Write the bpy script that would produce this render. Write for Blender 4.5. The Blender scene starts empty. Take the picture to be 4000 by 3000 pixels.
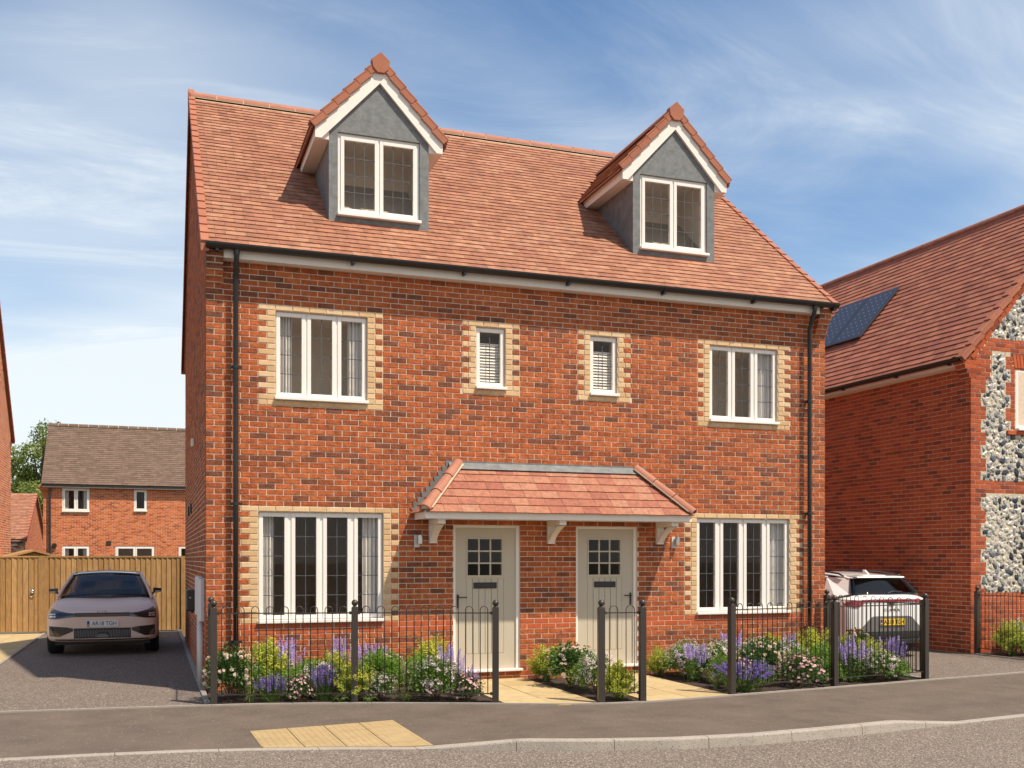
import bpy, bmesh, math, random
from math import sin, cos, pi, radians, sqrt, atan2
from mathutils import Vector, Matrix
from mathutils.bvhtree import BVHTree

random.seed(7)
RU = random.uniform
scene = bpy.context.scene
col = scene.collection

# ------------------------------------------------------------------ camera, sky, sun, exposure
YAW = 0.338795
cam = bpy.data.cameras.new('camera'); cam_o = bpy.data.objects.new('camera', cam); col.objects.link(cam_o)
cam_o.location = (-0.6625, -13.9647, 1.7353)
cam_o.rotation_euler = (radians(90), 0, -YAW)
cam.sensor_width = 36.0; cam.lens = 35.902; cam.shift_y = 0.17085
cam.clip_start = 0.1; cam.clip_end = 3000
scene.camera = cam_o

SUN_EL = radians(59.0)
SUN_AZ = atan2(0.627, -0.779)
world = bpy.data.worlds.new('World'); scene.world = world; world.use_nodes = True
wn, wl = world.node_tree.nodes, world.node_tree.links
wn.clear()
def wnode(t, **k):
    n = wn.new(t)
    for a, b in k.items(): setattr(n, a, b)
    return n
sky = wnode('ShaderNodeTexSky', sky_type='NISHITA', sun_disc=False)
sky.sun_elevation = SUN_EL; sky.sun_rotation = SUN_AZ
sky.altitude = 50; sky.air_density = 1.0; sky.dust_density = 0.45; sky.ozone_density = 0.7
tc = wnode('ShaderNodeTexCoord')
sep = wnode('ShaderNodeSeparateXYZ'); wl.new(tc.outputs['Generated'], sep.inputs[0])
zz = wnode('ShaderNodeMath', operation='ADD'); zz.inputs[1].default_value = 0.16
zmax = wnode('ShaderNodeMath', operation='MAXIMUM'); zmax.inputs[1].default_value = 0.0
wl.new(sep.outputs[2], zmax.inputs[0]); wl.new(zmax.outputs[0], zz.inputs[0])
dx = wnode('ShaderNodeMath', operation='DIVIDE'); dy = wnode('ShaderNodeMath', operation='DIVIDE')
wl.new(sep.outputs[0], dx.inputs[0]); wl.new(zz.outputs[0], dx.inputs[1])
wl.new(sep.outputs[1], dy.inputs[0]); wl.new(zz.outputs[0], dy.inputs[1])
comb = wnode('ShaderNodeCombineXYZ'); wl.new(dx.outputs[0], comb.inputs[0]); wl.new(dy.outputs[0], comb.inputs[1])
def wnoise(scale, rot, sc, detail, rough, dist, lo, hi, loc=(0, 0, 0)):
    mp = wnode('ShaderNodeMapping'); mp.inputs['Rotation'].default_value = (0, 0, rot)
    mp.inputs['Scale'].default_value = sc; mp.inputs['Location'].default_value = loc
    wl.new(comb.outputs[0], mp.inputs[0])
    n = wnode('ShaderNodeTexNoise'); n.inputs['Scale'].default_value = scale
    n.inputs['Detail'].default_value = detail; n.inputs['Roughness'].default_value = rough
    n.inputs['Distortion'].default_value = dist
    wl.new(mp.outputs[0], n.inputs['Vector'])
    r = wnode('ShaderNodeMapRange', interpolation_type='SMOOTHSTEP')
    r.inputs['From Min'].default_value = lo; r.inputs['From Max'].default_value = hi
    wl.new(n.outputs['Fac'], r.inputs[0])
    return r.outputs[0]
wisps = wnoise(1.5, 0.5, (0.7, 1.7, 1), 12, 0.66, 1.1, 0.42, 0.80, (3.1, 0.4, 0))
banks = wnoise(0.42, 0.2, (0.8, 1.0, 1), 4, 0.55, 0.3, 0.37, 0.66, (5.7956, 0.4298, 0))
mul = wnode('ShaderNodeMath', operation='MULTIPLY'); wl.new(wisps, mul.inputs[0]); wl.new(banks, mul.inputs[1])
veil = wnode('ShaderNodeMath', operation='MULTIPLY'); wl.new(banks, veil.inputs[0]); veil.inputs[1].default_value = 0.92
half = wnode('ShaderNodeMath', operation='MULTIPLY'); wl.new(wisps, half.inputs[0]); half.inputs[1].default_value = 0.11
mm = wnode('ShaderNodeMath', operation='ADD'); wl.new(mul.outputs[0], mm.inputs[0]); wl.new(half.outputs[0], mm.inputs[1])
mx = wnode('ShaderNodeMath', operation='ADD', use_clamp=True); wl.new(mm.outputs[0], mx.inputs[0]); wl.new(veil.outputs[0], mx.inputs[1])
hz = wnode('ShaderNodeMapRange', interpolation_type='SMOOTHSTEP'); wl.new(sep.outputs[2], hz.inputs[0])
hz.inputs['From Min'].default_value = 0.36; hz.inputs['From Max'].default_value = 0.0; hz.inputs['To Max'].default_value = 0.62
mh = wnode('ShaderNodeMath', operation='ADD', use_clamp=True); wl.new(mx.outputs[0], mh.inputs[0]); wl.new(hz.outputs[0], mh.inputs[1])
fac = wnode('ShaderNodeMath', operation='MULTIPLY', use_clamp=True); wl.new(mh.outputs[0], fac.inputs[0]); fac.inputs[1].default_value = 0.9
mix = wnode('ShaderNodeMix', data_type='RGBA'); wl.new(fac.outputs[0], mix.inputs[0])
hs = wnode('ShaderNodeHueSaturation'); hs.inputs['Saturation'].default_value = 1.22; hs.inputs['Value'].default_value = 0.95; wl.new(sky.outputs[0], hs.inputs['Color'])
wl.new(hs.outputs[0], mix.inputs[6]); mix.inputs[7].default_value = (5.7, 6.1, 6.3, 1)
bg = wnode('ShaderNodeBackground'); bg.inputs[1].default_value = 0.13
out = wnode('ShaderNodeOutputWorld'); wl.new(mix.outputs[2], bg.inputs[0]); wl.new(bg.outputs[0], out.inputs[0])

sun = bpy.data.lights.new('sun', 'SUN'); sun_o = bpy.data.objects.new('sun', sun); col.objects.link(sun_o)
sun.energy = 5.0; sun.angle = radians(0.9); sun.color = (1.0, 0.91, 0.765)
sd = Vector((sin(SUN_AZ) * cos(SUN_EL), cos(SUN_AZ) * cos(SUN_EL), sin(SUN_EL)))
sun_o.rotation_euler = sd.to_track_quat('Z', 'Y').to_euler()
sun_o.location = sd * 40
scene.view_settings.view_transform = 'Standard'; scene.view_settings.look = 'None'
scene.view_settings.gamma = 1.0; scene.view_settings.use_curve_mapping = False
scene.view_settings.exposure = 0.32
scene.render.engine = 'CYCLES'
scene.cycles.use_denoising = True
scene.cycles.max_bounces = 8; scene.cycles.transparent_max_bounces = 16
scene.cycles.sample_clamp_indirect = 6.0

# ------------------------------------------------------------------ materials
def new_mat(name):
    m = bpy.data.materials.new(name); m.use_nodes = True
    n, l = m.node_tree.nodes, m.node_tree.links
    return m, n, l, n['Principled BSDF']
def plain(name, c, rough=0.6, metal=0.0, coat=0.0, spec=0.5, var=0.0, vscale=8.0, bump=0.0, bscale=40.0):
    m, n, l, b = new_mat(name)
    b.inputs['Base Color'].default_value = (*c, 1); b.inputs['Roughness'].default_value = rough
    b.inputs['Metallic'].default_value = metal; b.inputs['Specular IOR Level'].default_value = spec
    if coat: b.inputs['Coat Weight'].default_value = coat; b.inputs['Coat Roughness'].default_value = 0.04
    g = n.new('ShaderNodeNewGeometry')
    if var:
        t = n.new('ShaderNodeTexNoise'); t.inputs['Scale'].default_value = vscale; t.inputs['Detail'].default_value = 6
        t.inputs['Roughness'].default_value = 0.65
        l.new(g.outputs['Position'], t.inputs['Vector'])
        r = n.new('ShaderNodeMapRange'); r.inputs['From Min'].default_value = 0.3; r.inputs['From Max'].default_value = 0.7
        r.inputs['To Min'].default_value = 1 - var; r.inputs['To Max'].default_value = 1 + var
        l.new(t.outputs['Fac'], r.inputs[0])
        x = n.new('ShaderNodeMix'); x.data_type = 'RGBA'; x.blend_type = 'MULTIPLY'; x.inputs[0].default_value = 1
        x.inputs[6].default_value = (*c, 1)
        l.new(r.outputs[0], x.inputs[7]); l.new(x.outputs[2], b.inputs['Base Color'])
    if bump:
        t = n.new('ShaderNodeTexNoise'); t.inputs['Scale'].default_value = bscale; t.inputs['Detail'].default_value = 4
        l.new(g.outputs['Position'], t.inputs['Vector'])
        u = n.new('ShaderNodeBump'); u.inputs['Strength'].default_value = bump; u.inputs['Distance'].default_value = 0.01
        l.new(t.outputs['Fac'], u.inputs['Height']); l.new(u.outputs[0], b.inputs['Normal'])
    return m
def rand_value(n, l):
    """one random number for each loose piece, whether it is an object or an island of a joined mesh"""
    oi = n.new('ShaderNodeObjectInfo'); g = n.new('ShaderNodeNewGeometry')
    a = n.new('ShaderNodeMath'); a.operation = 'MULTIPLY_ADD'; a.inputs[1].default_value = 7.31
    l.new(oi.outputs['Random'], a.inputs[0]); l.new(g.outputs['Random Per Island'], a.inputs[2])
    f = n.new('ShaderNodeMath'); f.operation = 'FRACT'; l.new(a.outputs[0], f.inputs[0])
    return f.outputs[0], g
def piece_mat(name, stops, rough=0.85, mott=0.35, mscale=14, bump=0.5, bscale=38, bdist=0.012, stretch=(1, 1, 1), interp='LINEAR', transl=0.0, spec=0.3, flecks=None):
    m, n, l, b = new_mat(name)
    rv, g = rand_value(n, l)
    cr = n.new('ShaderNodeValToRGB'); cr.color_ramp.interpolation = interp
    e = cr.color_ramp.elements
    while len(e) > 1: e.remove(e[0])
    e[0].position = stops[0][0]; e[0].color = (*stops[0][1], 1)
    for p, c in stops[1:]:
        q = e.new(p); q.color = (*c, 1)
    l.new(rv, cr.inputs[0])
    mp = n.new('ShaderNodeMapping'); mp.inputs['Scale'].default_value = stretch; l.new(g.outputs['Position'], mp.inputs[0])
    src = cr.outputs[0]
    if mott:
        t = n.new('ShaderNodeTexNoise'); t.inputs['Scale'].default_value = mscale; t.inputs['Detail'].default_value = 7
        t.inputs['Roughness'].default_value = 0.68
        l.new(mp.outputs[0], t.inputs['Vector'])
        r = n.new('ShaderNodeMapRange'); r.inputs['From Min'].default_value = 0.32; r.inputs['From Max'].default_value = 0.68
        r.inputs['To Min'].default_value = 1 - mott; r.inputs['To Max'].default_value = 1 + mott * 0.6
        l.new(t.outputs['Fac'], r.inputs[0])
        x = n.new('ShaderNodeMix'); x.data_type = 'RGBA'; x.blend_type = 'MULTIPLY'; x.inputs[0].default_value = 1
        l.new(src, x.inputs[6]); l.new(r.outputs[0], x.inputs[7]); src = x.outputs[2]
    if flecks:
        t = n.new('ShaderNodeTexNoise'); t.inputs['Scale'].default_value = flecks[0]; t.inputs['Detail'].default_value = 3
        l.new(mp.outputs[0], t.inputs['Vector'])
        r = n.new('ShaderNodeMapRange'); r.inputs['From Min'].default_value = flecks[1]; r.inputs['From Max'].default_value = flecks[1] + 0.06
        l.new(t.outputs['Fac'], r.inputs[0])
        x = n.new('ShaderNodeMix'); x.data_type = 'RGBA'
        l.new(r.outputs[0], x.inputs[0]); l.new(src, x.inputs[6]); x.inputs[7].default_value = (*flecks[2], 1); src = x.outputs[2]
    l.new(src, b.inputs['Base Color'])
    b.inputs['Roughness'].default_value = rough; b.inputs['Specular IOR Level'].default_value = spec
    if bump:
        t = n.new('ShaderNodeTexNoise'); t.inputs['Scale'].default_value = bscale; t.inputs['Detail'].default_value = 5
        t.inputs['Roughness'].default_value = 0.6
        l.new(mp.outputs[0], t.inputs['Vector'])
        u = n.new('ShaderNodeBump'); u.inputs['Strength'].default_value = bump; u.inputs['Distance'].default_value = bdist
        l.new(t.outputs['Fac'], u.inputs['Height']); l.new(u.outputs[0], b.inputs['Normal'])
    if transl:
        tr = n.new('ShaderNodeBsdfTranslucent'); l.new(src, tr.inputs[0])
        ms = n.new('ShaderNodeMixShader'); ms.inputs[0].default_value = transl
        l.new(b.outputs[0], ms.inputs[1]); l.new(tr.outputs[0], ms.inputs[2])
        l.new(ms.outputs[0], n['Material Output'].inputs[0])
    return m
def asphalt(name, c, speck, amount, scale, bump, patch=0.12, pscale=0.6, dark=None):
    m, n, l, b = new_mat(name)
    g = n.new('ShaderNodeNewGeometry')
    p1 = n.new('ShaderNodeTexNoise'); p1.inputs['Scale'].default_value = pscale; p1.inputs['Detail'].default_value = 8; p1.inputs['Roughness'].default_value = 0.65
    l.new(g.outputs['Position'], p1.inputs['Vector'])
    r = n.new('ShaderNodeMapRange'); r.inputs['From Min'].default_value = 0.3; r.inputs['From Max'].default_value = 0.7
    r.inputs['To Min'].default_value = 1 - patch; r.inputs['To Max'].default_value = 1 + patch
    l.new(p1.outputs['Fac'], r.inputs[0])
    x = n.new('ShaderNodeMix'); x.data_type = 'RGBA'; x.blend_type = 'MULTIPLY'; x.inputs[0].default_value = 1
    x.inputs[6].default_value = (*c, 1); l.new(r.outputs[0], x.inputs[7])
    v = n.new('ShaderNodeTexVoronoi'); v.inputs['Scale'].default_value = scale
    l.new(g.outputs['Position'], v.inputs['Vector'])
    sp = n.new('ShaderNodeSeparateColor'); l.new(v.outputs['Color'], sp.inputs[0])
    r2 = n.new('ShaderNodeMapRange'); r2.inputs['From Min'].default_value = 1 - amount; r2.inputs['From Max'].default_value = 1
    l.new(sp.outputs[0], r2.inputs[0])
    y = n.new('ShaderNodeMix'); y.data_type = 'RGBA'; l.new(r2.outputs[0], y.inputs[0])
    l.new(x.outputs[2], y.inputs[6]); y.inputs[7].default_value = (*speck, 1)
    last = y.outputs[2]
    if dark:
        r3 = n.new('ShaderNodeMapRange'); r3.inputs['From Min'].default_value = 1 - dark; r3.inputs['From Max'].default_value = 1
        l.new(sp.outputs[1], r3.inputs[0])
        w = n.new('ShaderNodeMix'); w.data_type = 'RGBA'; l.new(r3.outputs[0], w.inputs[0])
        l.new(last, w.inputs[6]); w.inputs[7].default_value = (c[0] * .35, c[1] * .35, c[2] * .35, 1); last = w.outputs[2]
    l.new(last, b.inputs['Base Color'])
    b.inputs['Roughness'].default_value = 0.85; b.inputs['Specular IOR Level'].default_value = 0.25
    if bump:
        u = n.new('ShaderNodeBump'); u.inputs['Strength'].default_value = bump; u.inputs['Distance'].default_value = 0.01
        l.new(v.outputs['Distance'], u.inputs['Height']); l.new(u.outputs[0], b.inputs['Normal'])
    return m
def glass_mat(name, tint, ior=1.5, rough=0.0):
    m, n, l, b = new_mat(name)
    n.remove(b)
    t = n.new('ShaderNodeBsdfTransparent'); t.inputs[0].default_value = (*tint, 1)
    gl = n.new('ShaderNodeBsdfGlossy'); gl.inputs['Roughness'].default_value = rough; gl.inputs[0].default_value = (1, 1, 1, 1)
    f0 = ((ior - 1) / (ior + 1)) ** 2
    ge = n.new('ShaderNodeNewGeometry'); dt = n.new('ShaderNodeVectorMath'); dt.operation = 'DOT_PRODUCT'
    l.new(ge.outputs['Normal'], dt.inputs[0]); l.new(ge.outputs['Incoming'], dt.inputs[1])
    ab = n.new('ShaderNodeMath'); ab.operation = 'ABSOLUTE'; l.new(dt.outputs['Value'], ab.inputs[0])
    iv = n.new('ShaderNodeMath'); iv.operation = 'SUBTRACT'; iv.inputs[0].default_value = 1; iv.use_clamp = True; l.new(ab.outputs[0], iv.inputs[1])
    pw = n.new('ShaderNodeMath'); pw.operation = 'POWER'; pw.inputs[1].default_value = 5; l.new(iv.outputs[0], pw.inputs[0])
    fr = n.new('ShaderNodeMath'); fr.operation = 'MULTIPLY_ADD'; fr.inputs[1].default_value = 0.6 * (1 - f0); fr.inputs[2].default_value = f0; l.new(pw.outputs[0], fr.inputs[0])
    ms = n.new('ShaderNodeMixShader'); l.new(fr.outputs[0], ms.inputs[0]); l.new(t.outputs[0], ms.inputs[1]); l.new(gl.outputs[0], ms.inputs[2])
    l.new(ms.outputs[0], n['Material Output'].inputs[0])
    return m

M = {}
RED = [(0.0, (0.185, 0.064, 0.034)), (0.10, (0.215, 0.070, 0.034)), (0.16, (0.28, 0.077, 0.028)), (0.32, (0.35, 0.084, 0.026)), (0.55, (0.42, 0.104, 0.030)), (0.8, (0.475, 0.130, 0.040)), (1.0, (0.41, 0.096, 0.028))]
M['brick'] = piece_mat('red_rustic_brick', RED, mott=0.42, mscale=9, bump=0.9, bscale=24, bdist=0.016)
M['brick_smooth'] = piece_mat('smooth_red_brick', [(0, (0.43, 0.088, 0.028)), (1, (0.49, 0.108, 0.036))], mott=0.15, bump=0.25, bscale=60)
M['brick_cream'] = piece_mat('cream_brick', [(0, (0.57, 0.362, 0.180)), (0.5, (0.645, 0.425, 0.222)), (1, (0.70, 0.485, 0.28))], mott=0.14, mscale=9, bump=0.2, bscale=50)
M['brick_wire'] = piece_mat('wirecut_red_brick', [(0, (0.20, 0.048, 0.022)), (0.15, (0.29, 0.058, 0.020)), (0.4, (0.38, 0.072, 0.022)), (1, (0.47, 0.100, 0.030))], mott=0.25, mscale=16, bump=0.6, bscale=30, stretch=(1, 1, 5))
M['brick_far'] = piece_mat('orange_brick', [(0, (0.30, 0.075, 0.025)), (0.2, (0.46, 0.115, 0.036)), (0.6, (0.56, 0.155, 0.050)), (1, (0.62, 0.19, 0.065))], mott=0.2, bump=0.4, bscale=30)
M['mortar'] = plain('mortar', (0.65, 0.51, 0.385), 0.95, var=0.12, vscale=18, bump=0.3, bscale=160)
M['mortar_cream'] = plain('cream_bedding_mortar', (0.66, 0.52, 0.36), 0.95, var=0.1)
M['tile'] = piece_mat('salmon_plain_tile', [(0, (0.290, 0.118, 0.070)), (0.3, (0.330, 0.140, 0.080)), (0.6, (0.365, 0.162, 0.092)), (0.85, (0.385, 0.188, 0.112)), (1, (0.30, 0.115, 0.074))], mott=0.32, mscale=7, bump=0.25, bscale=60, rough=0.8)
M['tile_ridge'] = piece_mat('terracotta_ridge', [(0, (0.36, 0.145, 0.090)), (1, (0.41, 0.172, 0.108))], mott=0.12, mscale=6, bump=0.15, bscale=70, rough=0.75)
M['tile_canopy'] = piece_mat('canopy_plain_tile', [(0, (0.295, 0.098, 0.064)), (0.35, (0.345, 0.128, 0.078)), (0.7, (0.375, 0.155, 0.092)), (1, (0.39, 0.180, 0.112))], mott=0.3, mscale=16, bump=0.4, bscale=50, rough=0.8)
M['tile_verge'] = piece_mat('terracotta_verge', [(0, (0.34, 0.118, 0.064)), (1, (0.385, 0.140, 0.078))], mott=0.1, mscale=6, bump=0.15, bscale=70, rough=0.75)
M['tile_nb'] = piece_mat('red_brown_plain_tile', [(0, (0.27, 0.095, 0.060)), (0.4, (0.34, 0.115, 0.070)), (0.7, (0.36, 0.140, 0.080)), (1, (0.42, 0.150, 0.090))], mott=0.25, mscale=7, bump=0.25, bscale=60, rough=0.8)
M['tile_brown'] = piece_mat('brown_plain_tile', [(0, (0.128, 0.080, 0.056)), (0.5, (0.155, 0.100, 0.072)), (1, (0.18, 0.115, 0.082))], mott=0.2, mscale=6, bump=0.2, bscale=60, rough=0.85)
M['white'] = plain('white_upvc', (0.80, 0.735, 0.665), 0.35, var=0.02, vscale=3)
M['white_paint'] = plain('white_paint', (0.78, 0.70, 0.62), 0.55, var=0.03, vscale=5)
M['black_gutter'] = plain('black_plastic_gutter', (0.018, 0.017, 0.016), 0.38)
M['lead'] = plain('lead_sheet', (0.150, 0.152, 0.148), 0.62, var=0.30, vscale=9, bump=0.25, bscale=22)
M['cames'] = plain('lead_strip', (0.065, 0.07, 0.075), 0.55)
M['glass'] = glass_mat('window_glass', (0.985, 0.98, 0.965), 1.25)
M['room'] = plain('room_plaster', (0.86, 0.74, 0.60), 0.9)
M['room_dormer'] = plain('dormer_plaster', (0.80, 0.68, 0.55), 0.9)
M['room_floor'] = plain('darkened_floor', (0.36, 0.29, 0.22), 0.95)  # dormer floor colour darkened to hold down the sun patch on it
M['room_dark'] = plain('room_dim_plaster', (0.50, 0.38, 0.28), 0.9)  # plaster darkened in colour so the rooms behind the glass look dim
M['curtain'] = piece_mat('curtain_cloth', [(0, (0.84, 0.80, 0.77)), (1, (0.87, 0.83, 0.80))], mott=0.05, bump=0, transl=0.25)
M['door'] = plain('sage_grey_door', (0.50, 0.43, 0.325), 0.42, var=0.02, vscale=4)
M['door_groove_shade'] = plain('door_groove_shade', (0.25, 0.235, 0.19), 0.6)  # darker door colour puts the shade of the grooves into the paint
M['black'] = plain('black_ironmongery', (0.02, 0.018, 0.016), 0.4)
M['rail'] = plain('railing_paint', (0.040, 0.031, 0.024), 0.36, var=0.06, vscale=20)
M['steel'] = plain('brushed_steel', (0.55, 0.52, 0.48), 0.28, metal=1.0)
M['grey_box'] = plain('pale_grey_plastic', (0.62, 0.56, 0.53), 0.5)
M['charger'] = plain('charcoal_plastic', (0.03, 0.028, 0.026), 0.35)
M['asphalt'] = asphalt('footway_asphalt', (0.122, 0.092, 0.071), (0.30, 0.26, 0.22), 0.02, 90, 0.10, 0.20, 1.6)
M['road'] = asphalt('road_asphalt', (0.165, 0.127, 0.102), (0.44, 0.37, 0.31), 0.30, 95, 0.45, 0.08, 0.8, dark=0.3)
M['drive'] = asphalt('drive_asphalt', (0.160, 0.121, 0.096), (0.42, 0.36, 0.30), 0.24, 85, 0.45, 0.10, 0.7, dark=0.3)
M['kerb'] = asphalt('kerb_concrete', (0.345, 0.295, 0.245), (0.42, 0.36, 0.30), 0.12, 130, 0.25, 0.10, 3.0, dark=0.12)
M['edging'] = plain('edging_concrete', (0.30, 0.255, 0.215), 0.9, var=0.12, vscale=9, bump=0.2, bscale=90)
M['buff'] = piece_mat('buff_slab', [(0, (0.42, 0.30, 0.145)), (0.5, (0.47, 0.345, 0.175)), (1, (0.51, 0.38, 0.20))], mott=0.16, mscale=6, bump=0.3, bscale=60, rough=0.85)
M['tactile'] = piece_mat('buff_blister_slab', [(0, (0.375, 0.262, 0.128)), (1, (0.41, 0.29, 0.145))], mott=0.12, mscale=7, bump=0.2, bscale=80, rough=0.85)
M['ground'] = plain('ground', (0.10, 0.09, 0.06), 0.95, var=0.2, vscale=0.5)
M['soil'] = plain('bark_mulch', (0.045, 0.026, 0.017), 0.95, var=0.5, vscale=40, bump=1.0, bscale=70)
M['wood'] = piece_mat('treated_board', [(0, (0.32, 0.172, 0.062)), (0.5, (0.39, 0.218, 0.083)), (1, (0.44, 0.255, 0.102))], mott=0.32, mscale=9, bump=0.25, bscale=40, stretch=(4, 4, 0.5), rough=0.8)
M['flint_mortar'] = plain('flint_mortar', (0.50, 0.43, 0.31), 0.95, var=0.35, vscale=16, bump=0.9, bscale=40)
M['flint'] = piece_mat('knapped_flint', [(0, (0.022, 0.026, 0.038)), (0.20, (0.05, 0.055, 0.072)), (0.30, (0.20, 0.20, 0.21)), (0.52, (0.34, 0.32, 0.30)), (0.68, (0.54, 0.49, 0.41)), (1, (0.66, 0.60, 0.51))], mott=0.75, mscale=22, bump=0.6, bscale=30, rough=0.35, spec=0.5)
M['solar'] = plain('solar_cell', (0.045, 0.045, 0.062), 0.28, spec=0.3)
M['solar_dot'] = plain('solar_gap', (0.55, 0.55, 0.56), 0.5)
M['solar_frame'] = plain('solar_frame', (0.13, 0.13, 0.13), 0.35, metal=0.8)
# plants
M['leaf'] = piece_mat('leaf_green', [(0, (0.075, 0.150, 0.026)), (0.5, (0.130, 0.225, 0.040)), (1, (0.205, 0.310, 0.062))], mott=0, bump=0, transl=0.35, rough=0.5)
M['leaf_dark'] = piece_mat('leaf_dark_green', [(0, (0.045, 0.105, 0.022)), (0.6, (0.080, 0.160, 0.034)), (1, (0.130, 0.220, 0.048))], mott=0, bump=0, transl=0.3, rough=0.5)
M['leaf_bright'] = piece_mat('leaf_bright_green', [(0, (0.115, 0.215, 0.028)), (0.5, (0.175, 0.300, 0.040)), (1, (0.255, 0.390, 0.068))], mott=0, bump=0, transl=0.4, rough=0.5)
M['leaf_feather'] = piece_mat('feathery_leaf', [(0, (0.28, 0.35, 0.045)), (0.5, (0.40, 0.46, 0.065)), (1, (0.52, 0.56, 0.11))], mott=0, bump=0, transl=0.4, rough=0.6)
M['bloom_yellow'] = piece_mat('yellow_bloom', [(0, (0.56, 0.50, 0.05)), (1, (0.70, 0.64, 0.10))], mott=0, bump=0, transl=0.3, rough=0.6)
M['stem_green'] = piece_mat('green_stem', [(0, (0.10, 0.16, 0.04)), (1, (0.18, 0.24, 0.07))], mott=0, bump=0, transl=0.2)
M['stem_brown'] = plain('brown_stem', (0.12, 0.055, 0.03), 0.8)
M['lilac'] = piece_mat('lilac_bloom', [(0, (0.389, 0.273, 0.604)), (0.5, (0.546, 0.402, 0.747)), (1, (0.747, 0.589, 0.891))], mott=0, bump=0, transl=0.3)
M['lavender'] = piece_mat('lavender_bloom', [(0, (0.182, 0.111, 0.390)), (0.5, (0.286, 0.182, 0.546)), (1, (0.429, 0.299, 0.702))], mott=0, bump=0, transl=0.3)
M['pink'] = piece_mat('pink_bloom', [(0, (0.62, 0.27, 0.30)), (0.5, (0.74, 0.42, 0.42)), (1, (0.82, 0.58, 0.56))], mott=0, bump=0, transl=0.3)
M['palepink'] = piece_mat('pale_pink_bloom', [(0, (0.70, 0.48, 0.52)), (0.5, (0.82, 0.67, 0.66)), (1, (0.88, 0.80, 0.76))], mott=0, bump=0, transl=0.3)
M['cream'] = piece_mat('cream_petal', [(0, (0.66, 0.50, 0.36)), (0.5, (0.78, 0.66, 0.52)), (1, (0.85, 0.76, 0.64))], mott=0, bump=0, transl=0.3)
M['blade'] = piece_mat('grass_blade', [(0, (0.13, 0.20, 0.05)), (0.6, (0.24, 0.30, 0.09)), (0.9, (0.42, 0.42, 0.20)), (1, (0.5, 0.32, 0.08))], mott=0, bump=0, transl=0.35)
M['wisp'] = piece_mat('reddish_panicle', [(0, (0.26, 0.085, 0.05)), (1, (0.36, 0.15, 0.08))], mott=0, bump=0, transl=0.3)
M['bark'] = plain('tree_bark', (0.085, 0.06, 0.04), 0.9, var=0.3, vscale=6, bump=0.6, bscale=14)
M['leaf_tree'] = piece_mat('tree_leaf', [(0, (0.12, 0.165, 0.030)), (0.5, (0.19, 0.24, 0.046)), (1, (0.28, 0.32, 0.075))], mott=0, bump=0, transl=0.4, rough=0.5)
# cars
M['paint_pearl'] = plain('pinkish_pearl_paint', (0.72, 0.51, 0.41), 0.45, metal=0.0, coat=0.15, spec=0.4)
M['paint_white'] = plain('white_car_paint', (0.80, 0.77, 0.73), 0.3, coat=1.0)
M['car_glass'] = glass_mat('car_glass', (0.42, 0.40, 0.40), 1.5)
M['car_glass_dark'] = glass_mat('privacy_glass', (0.10, 0.10, 0.10), 1.6)
M['car_black'] = plain('gloss_black_trim', (0.010, 0.010, 0.011), 0.12, coat=0.8)
M['car_matt'] = plain('matt_black_trim', (0.020, 0.019, 0.018), 0.6)
M['car_grey'] = plain('dark_grey_bumper', (0.17, 0.155, 0.145), 0.45, metal=0.3)
M['tyre'] = plain('tyre_rubber', (0.012, 0.012, 0.012), 0.8)
M['rim'] = plain('alloy_rim', (0.30, 0.30, 0.31), 0.3, metal=0.9)
M['red_lamp'] = plain('red_lamp', (0.28, 0.006, 0.012), 0.12, coat=0.8)
M['lamp_white'] = plain('clear_lamp', (0.75, 0.72, 0.70), 0.15, metal=0.5)
M['plate_white'] = plain('white_plate', (0.75, 0.72, 0.68), 0.4)
M['plate_yellow'] = plain('yellow_plate', (0.78, 0.50, 0.03), 0.4)
M['plate_blue'] = plain('blue_band', (0.02, 0.045, 0.22), 0.4)
M['ink'] = plain('black_ink', (0.01, 0.01, 0.01), 0.5)
M['bronze'] = plain('bronze_badge', (0.45, 0.22, 0.09), 0.3, metal=0.9)
M['chrome'] = plain('dark_chrome', (0.26, 0.24, 0.24), 0.15, metal=1.0)
M['seat'] = plain('seat_cloth', (0.03, 0.028, 0.028), 0.9)
M['bulb_frost'] = plain('frosted_diffuser', (0.7, 0.68, 0.64), 0.3)

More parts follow.
